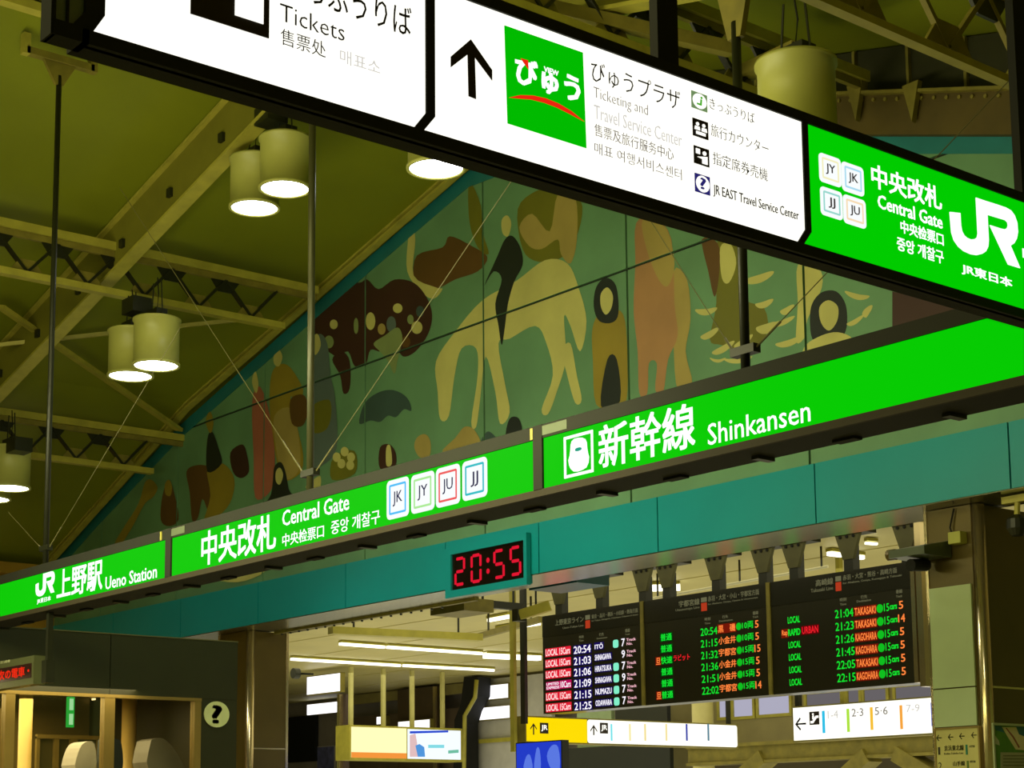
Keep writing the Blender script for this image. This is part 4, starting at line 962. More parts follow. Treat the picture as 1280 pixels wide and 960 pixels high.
for k, (tm, ds, pill, tk) in enumerate([('20:54', 'ITŌ', 1, '7'), ('21:03', 'SHINAGAWA', 0, '9'), ('21:06', 'HIRATSUKA', 1, '7'), ('21:09', 'SHINAGAWA', 1, '9'), ('21:15', 'NUMAZU', 1, '7'), ('21:25', 'ODAWARA', 1, '7')]):
    if k == 3:
        row(FDB, b1, 'LIMITED\nEXPRESS', 683, 699, 684, 812.5, 820.5, k, st, M_wl, mat('magenta_lit_block', (190, 10, 90), emit=1.0), 0.02)
        row(FDB, b1, '10Cars', 700.5, 713, 701.5, 810, 818, k, st, M_wl, MATS['magenta_lit_block'], 0.02)
    else: row(FDB, b1, 'LOCAL 15Cars', 682.5, 712.8, 684, 812, 820.3, k, st, mat('pinkish_white_led', (255, 214, 214), emit=1.1), M_rbx, 0.035)
    row(FDB, b1, tm, 717.5, 738.7, 719, 808, 817.5, k, st, M_wl, M_bl, 0.02)
    row(FDB, b1, ds, 743.7, 754 if k == 0 else 764, 745, 804.3, 811.5, k, st, M_wl, M_bl, 0.03)
    if pill:
        R = FDB.rect(766.5, 773, 767.5, 800, 810); R = (R[0], R[1], R[2]-k*st, R[3]-k*st)
        mb = MB(); FDB.poly(mb, rrect(R, 0.03), 0, 0.005); pp = mb.build('lit_pill', M_mint, b1)
    row(FDB, b1, tk, 777, 781.3, 778, 798.3, 808, k, st, M_wl, None, 0.02)
    row(FDB, b1, 'Track\nNo.', 783.3, 795, 784.5, 798, 806.5, k, st, mat('pink_led', (250, 190, 200), emit=1.0), None, 0.03)
st2 = dz1(FDB, 827, 791.7, 863.5)/5
for k, (pre, ty, ex, tm, ds, cars, tk) in enumerate([('', '普通', '', '20:54', '黒　磯', '10両', '5'), ('', '普通', '', '21:15', '小金井', '10両', '5'), ('旦', '快速', 'ラビット', '21:32', '宇都宮', '15両', '15'),
        ('', '普通', '', '21:36', '小金井', '15両', '5'), ('', '普通', '', '21:51', '小金井', '15両', '5'), ('旦', '普通', '', '22:02', '宇都宮', '15両', '14')]):
    row(FDB, b2, ty, 826, 840, 827.5, 792.5, 801.5, k, st2, M_gl, M_gb, 0.035)
    if pre: row(FDB, b2, pre, 819.8, 825.3, 820.5, 794, 802.5, k, st2, M_ol, M_ob, 0.03)
    if ex: row(FDB, b2, ex, 841.5, 862, 843, 790, 798, k, st2, M_rl, None, 0.03)
    row(FDB, b2, tm, 876, 897, 878, 785.5, 795, k, st2, M_gl, None, 0.012)
    row(FDB, b2, ds, 898, 919.5, 900, 781.5, 791, k, st2, M_ol, M_ob if k == 0 else None, 0.025)
    R = FDB.rect(920.3, 926.8, 921.5, 778.5, 788); c = ((R[0]+R[1])/2, (R[2]+R[3])/2-k*st2)
    mb = MB(); FDB.poly(mb, ellipse(c, (R[1]-R[0])/2, (R[3]-R[2])/2, 16), 0, 0.004); mb.build('lit_dot', mat('mid_green_led', (10, 190, 30), emit=1.0), b2)
    row(FDB, b2, cars, 928, 941.8, 929, 777.5, 786.5, k, st2, M_gl, None, 0.015)
    row(FDB, b2, tk, 942.5 if len(tk) > 1 else 944, 950 if len(tk) > 1 else 948.5, 945, 775.5, 784.8, k, st2, M_ol, None, 0.02)
st3 = dz1(FDB, 987, 771, 849)/5
for k, (pre, ty, ex, tm, ds, tk) in enumerate([('', 'LOCAL', '', '21:04', 'TAKASAKI', '5'), ('Rap', 'RAPID', 'URBAN', '21:23', 'TAKASAKI', '14'), ('', 'LOCAL', '', '21:26', 'KAGOHARA', '5'),
        ('', 'LOCAL', '', '21:45', 'KAGOHARA', '5'), ('', 'LOCAL', '', '22:05', 'TAKASAKI', '5'), ('', 'LOCAL', '', '22:15', 'KAGOHARA', '5')]):
    row(FDB, b3, ty, 985, 1000.3, 987, 771, 779.5, k, st3, M_gl, None, 0.04)
    if pre: row(FDB, b3, pre, 977.3, 984.3, 978.5, 772.5, 781, k, st3, M_ol, M_ob, 0.03)
    if ex: row(FDB, b3, ex, 1002.3, 1022.5, 1004, 768, 777, k, st3, M_rl, mat('dark_red_led', (90, 0, 6), emit=1.0), 0.03)
    row(FDB, b3, tm, 1044, 1067, 1046, 762.5, 773, k, st3, M_gl, None, 0.012)
    row(FDB, b3, ds, 1068.5, 1095, 1070, 760, 769.5, k, st3, M_ol, M_ob, 0.03)
    R = FDB.rect(1095.8, 1104, 1097, 755.5, 766.5); c = ((R[0]+R[1])/2, (R[2]+R[3])/2-k*st3)
    mb = MB(); FDB.poly(mb, ellipse(c, (R[1]-R[0])/2, (R[3]-R[2])/2, 16), 0, 0.004); mb.build('lit_dot', MATS['mid_green_led'], b3)
    row(FDB, b3, '15', 1105.3, 1111.7, 1107, 754.5, 764.3, k, st3, M_gl, None, 0.01)
    row(FDB, b3, 'cars', 1112.7, 1121.5, 1114, 756.5, 762, k, st3, M_gl, None, 0.04)
    row(FDB, b3, tk, 1122.3 if len(tk) > 1 else 1123.8, 1131 if len(tk) > 1 else 1129.3, 1125, 751.3, 761.3, k, st3, M_ol, None, 0.02)
def head(b, t_, tx, en, ex, red, ds, dx, de, dex, cols):
    T(FDB, t_, *tx, M_pr, b, d=0.007, bold=0.02); T(FDB, en, *ex, M_pr, b, d=0.007)
    R = FDB.rect(*red); h = R[3]-R[2]
    mb = MB(); FDB.box(mb, (R[0], R[1], R[2], R[2]+h*0.6), 0.006, 0.009); mb.build('line_mark', M_rm, b)
    mb = MB(); FDB.box(mb, (R[0], R[1], R[2]+h*0.66, R[3]), 0.006, 0.009); mb.build('line_mark', M_pr, b)
    T(FDB, ds, *dx, M_pr, b, d=0.007, bold=0.01); T(FDB, de, *dex, M_pr, b, d=0.007)
    for s, q in cols: T(FDB, s, *q, M_pr, b, d=0.001, bold=0.01)
head(b1, '上野東京ライン', (694.5, 730, 697, 774.5, 782), 'Ueno-Tokyo Line', (704, 730, 706, 783.5, 787), (732.3, 738, 734, 769, 785.5),
     '東京・品川・横浜・小田原・熱海方面', (740, 798, 742, 768, 773.5), 'for Tokyo, Shinagawa, Yokohama, Odawara & Atami', (740, 798, 742, 775, 777.5),
     (('時刻', (724, 729.5, 726, 794.5, 798)), ('Time', (724, 729.5, 726, 799.5, 802)), ('行先', (749, 755, 751, 791, 795)), ('Destination', (746, 759, 748, 797, 799)), ('番線', (781.5, 787.5, 783, 786, 790.5)), ('Track', (781.5, 787.5, 783, 792, 794))))
head(b2, '宇都宮線', (849, 875, 852, 751, 759), 'Utsunomiya Line', (845, 875, 848, 761, 765), (877, 884, 879, 747, 764),
     '赤羽・大宮・小山・宇都宮方面', (885.5, 949.5, 888, 745, 752), 'for Akabane, Omiya, Oyama & Utsunomiya', (885.5, 948, 888, 754, 756.8),
     (('時刻', (881, 888, 883, 772, 776)), ('Time', (881, 888, 883, 778, 780.5)), ('行先', (903, 910, 905, 769, 773)), ('Destination', (899, 916, 902, 775, 777.5)), ('番線', (941, 948, 943, 764, 768.5)), ('Track', (941, 948, 943, 770, 772.5))))
head(b3, '高崎線', (1020, 1042, 1023, 724.5, 733), 'Takasaki Line', (1014, 1042, 1017, 736, 740.5), (1045, 1052, 1047, 720.5, 739),
     '赤羽・大宮・熊谷・高崎方面', (1054, 1122, 1057, 718.5, 725.5), 'for Akabane, Omiya, Kumagaya & Takasaki', (1054, 1128, 1057, 727.5, 731),
     (('時刻', (1050, 1058, 1052, 747.5, 752)), ('Time', (1050, 1058, 1052, 754, 757)), ('行先', (1076, 1084, 1078, 744, 748.5)), ('Destination', (1071, 1089, 1074, 750, 753)), ('番線', (1120, 1128, 1122, 737, 742)), ('Track', (1120, 1128, 1122, 744, 747))))
# chrome mullion and the drop brackets that carry the boards
um = FDB.uv(1153, 780)[0]
o = MB().box((um-0.05, YD-0.02, zb0-0.05), (um+0.03, YD+0.2, 5.08)).build('chrome_mullion', M_chrome); tag(o, 'bright chrome upright between the right departure board and the column', 'mullion')
for k, px in enumerate((694, 745, 799, 829, 891, 950, 989, 1058, 1131)):
    b = FDB.uv(px, 750)[0]
    t = thing('board_drop_bracket', (b, YD+0.12, zb1), 'dark post with flared gusset above the %s, %s of its three' % (('left board',)*3+('middle board',)*3+('right board',)*3)[k:k+1][0:1].__iter__().__next__().__class__ and '', 'bracket') if False else \
        thing('board_drop_bracket', (b, YD+0.12, zb1), 'dark post with flared gusset above the %s departure board, %s of three' % (('left', 'middle', 'right')[k//3], ('left one', 'middle one', 'right one')[k % 3]), 'bracket', 'drop brackets of the departure boards')
    MB().box((b-0.07, YD+0.06, zb1), (b+0.07, YD+0.18, 4.86)).build('post', M_dark, t)
    MB().prism([(b-0.075, YD+0.05, 4.66), (b+0.075, YD+0.05, 4.66), (b+0.19, YD+0.05, 4.98), (b-0.19, YD+0.05, 4.98)], (0, 0.05, 0)).build('gusset', mat('olive_bracket', (84, 82, 38), 0.5, var=0.25), t)
    MB().box((b-0.24, YD+0.02, 4.97), (b+0.24, YD+0.3, 5.09)).build('channel', M_dark, t)
    for dx_ in (-0.1, 0.0, 0.1):
        MB().tube([(b+dx_, YD+0.035, 4.93), (b+dx_, YD+0.05, 4.93)], 0.02, 6).build('bolt', M_black, t)
# white pipe rail behind the brackets
o = MB().tube([at(815, 748, 1, 17.2), at(1035, 708, 1, 17.2)], 0.018, 8).build('conduit_rail', mat('white_conduit', (225, 220, 180), 0.3))
for q in (822, 925, 1028):
    b = at(q, 735, 1, 17.2); MB().box((b.x-0.01, 17.19, at(q, 747-(q-815)*0.182, 1, 17.2).z), (b.x+0.01, 17.21, 5.1)).build('rail_hanger', M_dark, o)
tag(o, 'thin white conduit running behind the brackets above the middle board', 'conduit')

# lit panels seen in the concourse ceiling and behind
def litbox(name, axis, val, R, m, lab, cat, depth=0.12, group=None, rim=None):
    F = Face(axis, val); R = F.rect(*R)
    t = thing(name, F.pt((R[0]+R[1])/2, R[2]), lab, cat, group)
    mb = MB(); F.box(mb, (R[0]-0.02, R[1]+0.02, R[2]-0.02, R[3]+0.02), -depth, -0.001); mb.build('case', rim or M_steel_dim, t)
    mb = MB(); F.box(mb, R, 0, 0.006); mb.build('lit_face', m, t)
    return t, F, R
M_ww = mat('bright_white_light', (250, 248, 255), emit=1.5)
litbox('lit_green_sign', 1, 20, (957, 983, 958, 701, 715), mat('lime_lit_face', (120, 255, 80), emit=1.0), 'small lime green lit sign above the middle departure board', 'sign')
_q = at(970, 702, 1, 20.05); MB().box((_q.x-0.02, 20.03, _q.z), (_q.x+0.02, 20.07, 5.1)).build('stem', M_dark, bpy.data.objects['lit_green_sign'])
t, F, R = litbox('lit_wall_sign', 1, 21, (1082, 1127, 1084, 671, 681), M_ww, 'white lit sign with green and orange ends above the right departure board', 'sign')
for f0, f1, c in ((0, .25, C_('sign_end_green', (60, 150, 60))), (.25, .35, C_('sign_pale_blue', (150, 200, 240))), (.62, .74, C_('sign_end_orange', (240, 130, 80)))):
    mb = MB(); F.box(mb, (R[0]+(R[1]-R[0])*f0, R[0]+(R[1]-R[0])*f1, R[2], R[3]), 0.006, 0.009); mb.build('colour_block', c, t)
litbox('ceiling_light_panel', 1, 19, (853, 884, 855, 708, 716), M_ww, 'wide white light panel between the brackets over the middle board', 'light')
litbox('ceiling_light_panel', 1, 19.2, (898, 913, 900, 708, 719), M_ww, 'squarish white light panel right of the wide one over the middle board', 'light')
litbox('ceiling_light_panel', 1, 20, (1137, 1156, 1139, 664, 679), M_ww, 'bright white lamp beside the camera on the right column', 'light')
def tube_light(a, b, lab, r=0.035, m=M_tube):
    A = at(*a, 2, 5.02); B = at(*b, 2, 5.02)
    t = thing('fluorescent_light', tuple((A+B)/2), lab, 'fluorescent light', 'fluorescent lights on the concourse ceiling')
    MB().bar(A, B, r*2, r*1.4).build('tube', m, t)
    MB().bar(A+Vector((0, 0, 0.05)), B+Vector((0, 0, 0.05)), r*3.2, 0.04).build('batten', M_steel, t)
tube_light((425, 805), (480, 809), 'upper left fluorescent light on the concourse ceiling')
tube_light((484, 809), (602, 817), 'fluorescent light continuing the upper row to the right')
tube_light((364, 824), (500, 832), 'lower left fluorescent light starting at the bronze column')
tube_light((504, 832), (617, 838), 'fluorescent light continuing the lower row to the right')
tube_light((606, 819), (640, 820.5), 'thick bright fluorescent light left of the two poles', r=0.085)
tube_light((643, 820.5), (674, 822), 'thick bright fluorescent light touching the left departure board', r=0.085)
tube_light((611, 775.5), (638, 770.5), 'short fluorescent light high up under the clock')
tube_light((641, 770), (657, 767), 'shortest fluorescent light up by the camera under the clock')
tube_light((622, 787.5), (640, 784.5), 'short fluorescent light left of the pale pole')
tube_light((643, 784), (674, 779.5), 'fluorescent light ending at the left departure board top')
tube_light((812, 734.5), (850, 733.5), 'fluorescent light over the gap between left and middle boards', r=0.07)
tube_light((1036, 692), (1052, 694), 'small fluorescent light left of the middle bracket over the right board')
tube_light((1064, 696), (1079, 697), 'small fluorescent light right of the middle bracket over the right board')
tube_light((1082, 679), (1096, 680), 'thin fluorescent light under the white sign over the right board', r=0.02)
litbox('ceiling_light_panel', 1, 13.6, (243, 284, 263, 786, 803), M_ww, 'bright light panel glimpsed between the dark office and the beam', 'light', depth=0.08)
# trays, box and pipes under the concourse ceiling
def beam(a, b, w, h, zz, m, name, lab, cat):
    A = at(*a, 2, zz); B = at(*b, 2, zz); o = MB().bar(A, B, w, h).build(name, m); tag(o, lab, cat)
    for f_ in (0.15, 0.85):
        q = A.lerp(B, f_); MB().box((q.x-0.012, q.y-0.012, zz+h/2), (q.x+0.012, q.y+0.012, 5.1)).build('drop_rod', M_dark, o)
beam((413, 788), (600, 797), 0.20, 0.11, 4.55, M_steel, 'cable_tray', 'long khaki cable tray running away under the concourse ceiling', 'cable tray')
beam((350, 792), (470, 770), 0.05, 0.05, 4.45, M_steel_dim, 'ceiling_pipe', 'thin pipe close behind the beam left of the clock', 'pipe')
beam((600, 795), (676, 774), 0.09, 0.09, 4.7, M_steel_dim, 'ceiling_pipe', 'horizontal pipe running right towards the left departure board', 'pipe')
beam((595, 754), (650, 759), 0.10, 0.10, 4.6, M_dark, 'ceiling_pipe', 'dark pipe under the clock pointing at the camera', 'pipe')
F14 = Face(1, 14.0); mb = MB(); F14.box(mb, F14.rect(538, 580, 560, 750, 766), -0.5, 0); o = mb.build('ceiling_box', M_steel_dim); tag(o, 'khaki equipment box below the left corner of the clock', 'box')
cam2 = thing('bullet_camera', at(664, 770, 1, 15.0), 'small dark-nosed bullet camera under the ceiling left of the departure board', 'camera')
p = at(664, 770, 1, 15.0); MB().box(p+Vector((-0.1, -0.25, -0.08)), p+Vector((0.02, -0.1, 0.08))).build('nose', M_dark, cam2)
MB().bar(p+Vector((-0.02, -0.18, 0)), p+Vector((0.28, 0.1, 0.12)), 0.13, 0.13).build('body', M_steel, cam2)
MB().tube([p+Vector((0.1, 0, 0.05)), Vector((p.x+0.1, p.y, 5.09))], 0.015, 6).build('stem', M_dark, cam2)
F155 = Face(1, 15.6)
for xa, xb, yb, yt, m, lab in ((650.5, 656, 905, 760, M_dark, 'dark square pole holding the yellow sign'), (637.5, 642.5, 940, 762, M_steel, 'slim pale pole left of the dark pole')):
    a = F155.uv(xa, 860)[0]; b = F155.uv(xb, 860)[0]
    o = MB().box((a, 15.6, F155.uv(xa, yb)[1]), (b, 15.65, 5.09)).build('ceiling_pole', m); tag(o, lab, 'pole')

# yellow and white platform sign
XY = -18.9; FY = Face(0, XY)
ps = thing('platform_direction_sign', FY.pt(FY.uv(790, 915)[0], FY.uv(790, 929)[1]), 'long low lit sign, yellow at the left and white at the right, below the boards', 'sign')
R = FY.rect(658, 921, 660, 896.5, 926.5)
mb = MB(); FY.box(mb, (R[0]-0.02, R[1]+0.02, R[2]-0.02, R[3]+0.02), -0.2, -0.001); mb.build('case', M_steel_dim, ps)
um_ = FY.uv(733.5, 912)[0]
mb = MB(); FY.box(mb, (R[0], um_, R[2], R[3]), 0, 0.006); mb.build('yellow_face', mat('yellow_lit', (255, 222, 0), emit=1.0), ps)
mb = MB(); FY.poly(mb, rrect((um_+0.01, R[1], R[2], R[3]), 0.04), 0, 0.006); mb.build('white_face', M_white, ps)
for px in (662, 916):
    a_ = FY.uv(px, 900)[0]; MB().box((XY-0.12, a_-0.03, R[3]), (XY-0.07, a_+0.03, 5.1)).build('drop_pole', M_dark, ps)
for q in (FY.rect(662.5, 670.5, 666, 904, 918.5), FY.rect(737.5, 746, 741, 906, 919)):
    c_ = (q[0]+q[1])/2; w = (q[1]-q[0]); t_ = w*0.09; mb = MB()
    FY.poly(mb, [(c_, q[3]), (q[1], q[3]-w*.6), (q[1], q[3]-w*.78), (c_+t_, q[3]-w*.32), (c_+t_, q[2]), (c_-t_, q[2]), (c_-t_, q[3]-w*.32), (q[0], q[3]-w*.78), (q[0], q[3]-w*.6)], 0.006, 0.009); mb.build('up_arrow', M_ink, ps)
for xa, xb in ((674.5, 685), (749.5, 759.5)):
    q = FY.rect(xa, xb, (xa+xb)/2, 903.5, 917); mb = MB(); FY.box(mb, q, 0.006, 0.009); bb = mb.build('icon_tile', M_ink, ps)
    w, h = q[1]-q[0], q[3]-q[2]; text(FY, 'JR', (q[0]+w*.15, q[1]-w*.12, q[2]+h*.2, q[3]-h*.2), M_white, bb, d=0.009, bold=0.03)
for px, c in ((764, (120, 225, 235)), (787, (246, 232, 170)), (806, (240, 220, 150)), (832.5, (244, 226, 160)), (858, (60, 70, 170)), (885, (90, 130, 150))):
    q = FY.rect(px-1.1, px+1.1, px, 905, 926); mb = MB(); FY.box(mb, q, 0.006, 0.009); mb.build('line_colour_bar', C_('bar_%d' % px, c), ps)
# white sign with arrow at right
F18 = Face(1, 18.0)
pw = thing('escalator_direction_sign', F18.pt(F18.uv(1080, 900)[0], F18.uv(1080, 922)[1]), 'white lit sign with left arrow, escalator symbol and coloured bars beside the right column', 'sign')
R = F18.rect(992, 1175, 1080, 878.5, 921)
mb = MB(); F18.box(mb, (R[0]-0.03, R[1]+0.03, R[2]-0.02, R[3]+0.02), -0.2, -0.001); mb.build('case', M_steel_dim, pw)
mb = MB(); F18.box(mb, R, 0, 0.006); mb.build('lit_face', M_white, pw)
T(F18, '←', 994.5, 1008, 1001, 897, 913, M_ink, pw, d=0.006, name='arrow', bold=0.01)
q = F18.rect(1012.3, 1024.5, 1018, 889.5, 906); mb = MB(); F18.box(mb, q, 0.006, 0.009); bb = mb.build('escalator_icon', M_ink, pw)
w, h = q[1]-q[0], q[3]-q[2]
mb = MB(); F18.poly(mb, [(q[0]+w*.1, q[2]+h*.12), (q[0]+w*.38, q[2]+h*.12), (q[0]+w*.75, q[2]+h*.5), (q[0]+w*.95, q[2]+h*.5), (q[0]+w*.95, q[2]+h*.68), (q[0]+w*.65, q[2]+h*.68), (q[0]+w*.3, q[2]+h*.3), (q[0]+w*.1, q[2]+h*.3)], 0.009, 0.011)
F18.poly(mb, ellipse((q[0]+w*.38, q[2]+h*.8), w*.09, h*.09, 8), 0.009, 0.011); F18.box(mb, (q[0]+w*.3, q[0]+w*.48, q[2]+h*.42, q[2]+h*.7), 0.009, 0.011); mb.build('icon_drawing', M_white, bb)
for px, yt, yb, c in ((1030, 888.5, 916.5, (40, 190, 230)), (1060.7, 886, 915, (170, 226, 60)), (1090, 884, 912.5, (246, 190, 50)), (1127, 881.5, 911.5, (246, 164, 60)), (1166, 878, 908, (70, 90, 200))):
    q = F18.rect(px-1.7, px+1.7, px, yt, yb); mb = MB(); F18.box(mb, q, 0.006, 0.009); mb.build('line_colour_bar', C_('wbar_%d' % int(px), c), pw)
for s, xl, xr, yt, yb, m in (('1-4', 1035, 1048, 888, 898, M_faint), ('2·3', 1065, 1079.5, 885.5, 895.5, M_mid), ('5·6', 1094, 1110, 883.5, 893.5, M_mid), ('7-9', 1133, 1150, 880.5, 890, M_faint)):
    T(F18, s, xl, xr, (xl+xr)/2, yt, yb, m, pw, d=0.006)
F18b = Face(1, 18.1)
for px in (999, 1056):
    a = F18b.uv(px, 870)[0]; o = MB().box((a-0.04, 18.05, R[3]), (a+0.03, 18.12, 5.09)).build('sign_drop_pole', M_steel if px > 1000 else M_dark)
    tag(o, 'pole holding the escalator sign, %s' % ('dark one at its left end' if px < 1000 else 'pale one near its middle'), 'pole')
# blue monitor
F15 = Face(1, 15.2); mo = thing('blue_monitor', F15.pt(F15.uv(673, 945)[0], F15.uv(673, 985)[1]), 'blue lit information monitor below the yellow sign', 'monitor')
R = F15.rect(646, 701.5, 673, 928, 985)
mb = MB(); F15.box(mb, (R[0]-0.02, R[1]+0.02, R[2]-0.02, R[3]+0.015), -0.12, -0.001); mb.build('case', M_dark, mo)
mb = MB(); F15.box(mb, R, 0, 0.004); scn = mb.build('screen', mat('blue_screen', (36, 62, 208), emit=0.9), mo)
for pts in ([(684, 945), (690, 932), (698, 934), (700, 960), (690, 962)], [(655, 962), (658, 946), (663, 944), (666, 962)], [(668, 962), (671, 936), (675, 938), (676, 962)]):
    mb = MB(); F15.poly(mb, smooth(F15.pix(pts), 3), 0.004, 0.006); mb.build('screen_patch', C_('screen_pale_blue', (90, 120, 226)), scn)
# hanging advertising box on four pale poles
XAD = -32.0; FA = Face(0, XAD)
ad = thing('advertising_box', FA.pt(FA.uv(507, 930)[0], FA.uv(507, 950)[1]), 'lit two-part advertising box hanging on four pale poles', 'advertising box')
R = FA.rect(438, 577, 507, 909.5, 950)
mb = MB(); FA.box(mb, (R[0]-0.02, R[1]+0.02, R[2]-0.02, R[3]+0.02), -0.55, -0.001); mb.build('case', M_steel, ad)
um_ = FA.uv(508.5, 930)[0]
mb = MB(); FA.box(mb, (R[0]+0.02, um_-0.01, R[2]+0.03, R[3]-0.02), 0, 0.006); f1 = mb.build('left_poster', mat('cream_lit_poster', (255, 244, 180), emit=1.15), ad)
mb = MB(); FA.box(mb, (R[0]+0.02, um_-0.01, R[2]+0.03, R[2]+0.15), 0.006, 0.009); mb.build('orange_strip', C_('orange_lit', (246, 150, 60)), f1)
mb = MB(); FA.box(mb, (um_+0.02, R[1]-0.03, R[2]+0.03, R[3]-0.03), 0, 0.006); f2 = mb.build('right_poster', mat('white_blue_poster', (238, 246, 255), emit=1.1), ad)
shape(FA, [(512, 914), (560, 913), (560, 915.5), (512, 917)], C_('poster_blue', (30, 70, 210)), f2, 'blue_strip', d=0.007)
shape(FA, [(512, 919), (519, 917), (521, 928), (522, 946), (512, 946)], C_('poster_skin', (226, 190, 190)), f2, 'printed_patch', d=0.007)
shape(FA, [(519, 932), (524, 930), (530, 934), (531, 946), (522, 946)], C_('poster_mid_blue', (80, 150, 220)), f2, 'printed_patch', d=0.009)
shape(FA, [(535, 931), (555, 931), (555, 935), (535, 935)], C_('poster_cyan', (130, 220, 230)), f2, 'printed_patch', d=0.007)
shape(FA, [(560, 938), (573, 937), (573, 941), (560, 942)], C_('poster_green', (110, 190, 160)), f2, 'printed_patch', d=0.007)
for px in (445.5, 486, 522, 560):
    a = FA.uv(px, 870)[0]; MB().box((XAD-0.25, a-0.045, R[3]), (XAD-0.18, a+0.045, 5.09)).build('pole', mat('pale_pole', (206, 200, 130), 0.4), ad)

# walls and fittings far behind (concourse end)
def slab(name, axis, val, R, m, lab, cat, depth=0.1, group=None):
    F = Face(axis, val); mb = MB(); F.box(mb, F.rect(*R), -depth, 0); o = mb.build(name, m); tag(o, lab, cat, group); return o
M_gw = mat('grey_white_wall', (186, 180, 160), 0.5)
slab('white_partition', 1, 26.05, (592, 690, 640, 846, 1000), mat('pale_lilac_wall', (196, 194, 190), 0.5), 'pale grey partition wall behind the two poles', 'partition')
litbox('glaring_panel', 1, 25.929, (592, 635, 613, 857, 874), M_ww, 'upper glaring window light left of the poles', 'window light')
litbox('glaring_panel', 1, 25.929, (590, 637, 613, 884, 899), M_ww, 'lower glaring window light left of the poles', 'window light')
litbox('glaring_panel', 1, 21.6, (384, 425, 405, 844, 866), M_ww, 'large glowing panel put in for ceiling glare right of the bronze column', 'window light')  # glowing panel added for the bright glare on the ceiling
litbox('glaring_panel', 1, 26.879, (384, 424, 404, 879, 892), M_ww, 'lower glaring light box right of the bronze column', 'window light')
litbox('glaring_panel', 1, 26.01, (498, 537, 517, 901, 915), M_ww, 'glaring light right behind the advertising box poles', 'window light')
litbox('glaring_panel', 1, 26.479, (471, 482, 476, 896, 905), M_ww, 'tiny glaring light left of the second advertising pole', 'window light')
slab('rail', 1, 25.95, (588, 645, 616, 923, 928), M_steel, 'khaki horizontal rail across the pale partition', 'rail', 0.08)
slab('partition_post', 1, 25.94, (587, 590, 588, 850, 980), M_steel, 'khaki upright at the left end of the pale partition', 'post', 0.08)
slab('brown_cabinet', 1, 26.2, (497, 545, 521, 860, 990), mat('dark_brown_panel', (78, 64, 44), 0.5), 'dark brown tall cabinet behind the advertising box', 'cabinet')
slab('cabinet_trim', 1, 26.14, (541, 544.5, 543, 858, 990), M_chrome, 'bright upright trim on the dark brown cabinet', 'trim', 0.05)
slab('khaki_bulkhead', 1, 26.5, (430, 600, 515, 861, 873), mat('khaki_bulkhead', (150, 140, 84), 0.5), 'khaki bulkhead under the ceiling behind the advertising box', 'bulkhead')
slab('dark_lower_wall', 1, 26.6, (425, 600, 515, 890, 1010), mat('brown_dark_wall', (96, 82, 64), 0.6), 'dim brown wall behind the advertising box', 'wall panel')
slab('dark_screen', 1, 26.88, (358, 394, 380, 895, 952), M_black, 'large black screen at the right of the bronze column', 'screen')
slab('door_post', 1, 22, (424, 432, 428, 868, 1000), mat('mauve_brown', (84, 68, 66), 0.5), 'dark mauve door post left of the advertising box', 'post')
slab('door_post', 1, 21.9, (421, 424, 422, 868, 1000), M_chrome, 'shiny narrow upright beside the mauve door post', 'post')
fp = thing('framed_poster', Face(1, 21).pt(Face(1, 21).uv(407, 950)[0], 1.6), 'blue framed poster on the wall beside the black screen', 'poster')
F21 = Face(1, 26.96); R = F21.rect(396, 418, 407, 932.5, 990)
mb = MB(); F21.box(mb, R, -0.04, 0); mb.build('frame', mat('white_frame', (200, 196, 190), 0.4), fp)
mb = MB(); F21.box(mb, (R[0]+0.02, R[1]-0.02, R[2]+0.02, R[3]-0.02), 0, 0.005); mb.build('print', mat('blue_print', (104, 108, 170), 0.5, var=0.35, scale=6), fp)
# dark slanting chute
F23 = Face(1, 25.5)
mb = MB(); F23.poly(mb, F23.pix([(580, 846), (597, 846), (596, 870), (586, 888), (581, 905), (582, 990), (566, 990), (568, 900), (576, 880), (578, 862)]), -0.4, 0)
o = mb.build('slanted_duct', M_black); tag(o, 'black bent duct dropping beside the pale partition', 'duct')
o = MB().tube([F23.pt(*F23.uv(600, 850), 0.1), F23.pt(*F23.uv(598, 872), 0.1), F23.pt(*F23.uv(585, 895), 0.1), F23.pt(*F23.uv(584, 985), 0.1)], 0.05, 8).build('bent_pipe', M_steel, smooth=True)
tag(o, 'pale bent pipe following the black duct', 'pipe')
fan = thing('wall_fan', at(374, 842, 1, 18), 'dark round wall fan just right of the bronze column', 'fan')
p = at(373, 842, 1, 18); MB().tube([p, p+Vector((0, -0.12, 0))], 0.10, 16).build('cage', M_dark, fan); MB().bar(p, p+Vector((0.35, 0.1, -0.03)), 0.04, 0.04).build('arm', M_dark, fan)
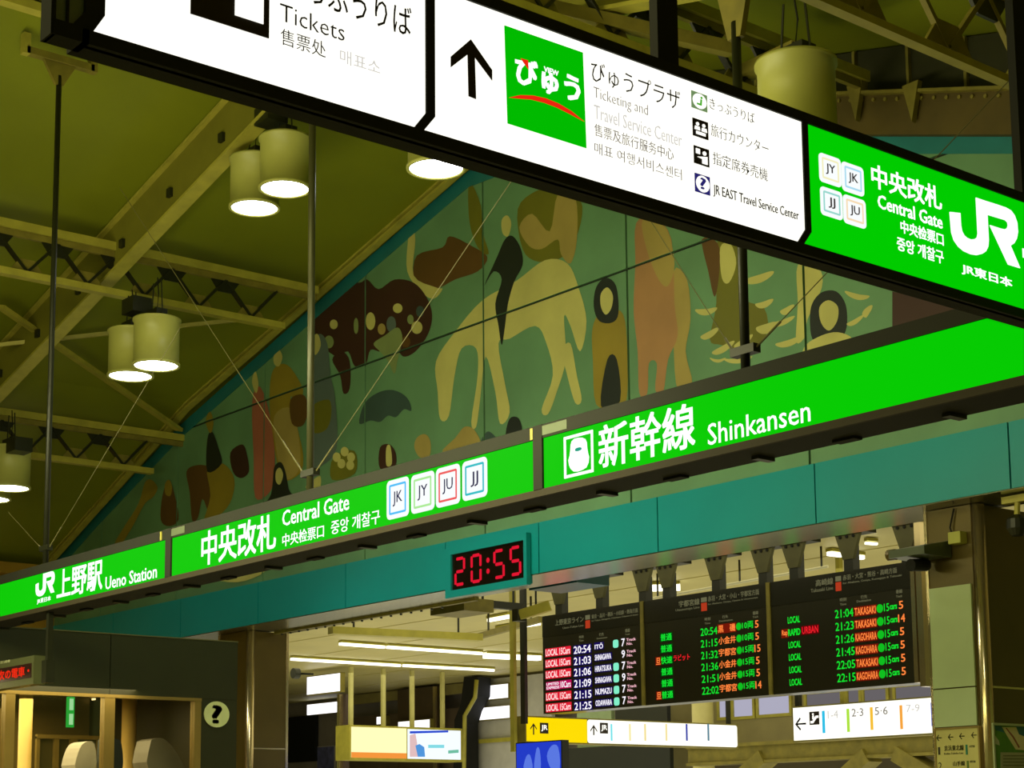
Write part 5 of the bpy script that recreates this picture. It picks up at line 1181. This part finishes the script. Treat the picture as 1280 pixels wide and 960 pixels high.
# right lower background
slab('khaki_wall', 1, 25.5, (838, 1230, 1000, 850, 1040), mat('khaki_wall', (150, 140, 92), 0.6), 'khaki wall band below the departure boards', 'wall panel')
M_win = mat('lilac_lit_window', (196, 194, 216), emit=0.75); M_wind = mat('dim_lilac_window', (140, 134, 138), emit=0.5)
for k, (xa, xb, yt, yb, m) in enumerate(((899, 914, 874, 897, M_win), (917, 943, 872, 896, M_win), (948, 989, 870, 893, M_win), (1008, 1053, 866, 884, M_wind), (1060, 1076, 862, 880, M_wind), (1080, 1110, 861, 878, M_wind), (1119, 1170, 857, 873, M_wind))):
    F = Face(1, 25.499); R = F.rect(xa, xb, (xa+xb)/2, yt, yb)
    t = thing('high_window', F.pt((R[0]+R[1])/2, R[2]), '%s window of the row under the departure boards, counted from the left' % ('first', 'second', 'third', 'fourth', 'fifth', 'sixth', 'seventh')[k], 'window', 'row of high windows')
    mb = MB(); ring(mb, F, (R[0]-0.035, R[1]+0.035, R[2]-0.05, R[3]+0.05), 0.01, 0.06, 0, 0.04); mb.build('frame', M_steel, t)
    mb = MB(); F.box(mb, R, 0, 0.01); mb.build('pane', m, t)
gd = thing('khaki_girder', at(1000, 945, 1, 22.6), 'long khaki girder low behind the white signs', 'girder')
F22 = Face(1, 22.6); R = F22.rect(860, 1240, 1000, 926, 950)
R = (R[0], R[1], R[2], R[3])
mb = MB(); F22.box(mb, R, -0.3, 0); mb.build('web', M_steel_dim, gd)
mb = MB(); F22.box(mb, (R[0], R[1], R[3]-0.04, R[3]+0.02), -0.35, 0.06); mb.build('flange', M_steel_dim, gd)
mb = MB(); F22.box(mb, (R[0], R[1], R[2]-0.02, R[2]+0.03), -0.35, 0.06); mb.build('flange', M_steel_dim, gd)
slab('opening_shade_slab', 1, 24.8, (870, 1240, 1040, 948, 1060), mat('recess_shade_brown', (60, 52, 26), 0.7), 'dark slab coloured as the shade of the recess under the khaki girder', 'recess')  # flat slab, the dark of the opening put into its colour
for a, b, lb in (((905, 990), (955, 946), 'khaki diagonal strut under the girder at its left'), ((1040, 985), (1085, 944), 'khaki diagonal strut under the middle of the girder'), ((1190, 985), (1120, 942), 'khaki diagonal strut leaning the other way beside the column')):
    MB().bar(F22.pt(*F22.uv(*a), -0.1), F22.pt(*F22.uv(*b), -0.1), 0.25, 0.35, up=(0, 1, 0)).build('diagonal_strut', M_steel_dim, gd)
pc = F22.uv(850, 930)
o = MB().tube([(pc[0], 23.2, 0), (pc[0], 23.2, 5.09)], 0.20, 20).build('round_column', mat('cream_column', (206, 198, 132), 0.4), smooth=True); tag(o, 'round cream column below the middle departure board', 'column')
slab('dark_kiosk_back', 1, 24.2, (700, 838, 770, 932, 1010), mat('dark_navy_kiosk', (30, 34, 26), 0.5), 'dark kiosk front below the long yellow and white sign', 'kiosk')
slab('green_glass_panel', 1, 24.4, (722, 765, 744, 880, 1020), mat('pale_green_glass', (150, 170, 130), 0.3), 'pale green glass strip under the left departure board', 'panel')
slab('plain_dark_panel', 1, 24.4, (770, 835, 800, 870, 1020), M_dark, 'dark panel under the gap between the left and middle boards', 'panel')  # plain dark panel, not modelled as any fitting
# poster rack in the gap between office and bronze column
FR = Face(1, 14.5)
rk = thing('poster_strip', FR.pt(FR.uv(300, 900)[0], 2.0), 'narrow strip of coloured posters in the gap beside the dark office', 'poster')
R = FR.rect(280, 306, 300, 845, 990); mb = MB(); FR.box(mb, R, -0.05, 0); mb.build('board', mat('pale_mint_board', (150, 170, 130), 0.5), rk)
for yt, yb, c in ((862, 868, (90, 160, 30)), (878, 884, (60, 60, 50)), (894, 900, (160, 60, 50)), (935, 942, (60, 120, 130)), (950, 956, (90, 130, 60))):
    q = FR.rect(296, 304, 300, yt, yb); mb = MB(); FR.box(mb, q, 0, 0.01); mb.build('leaflet', mat('leaflet_%d' % yt, c, 0.5), rk)
flush_text()
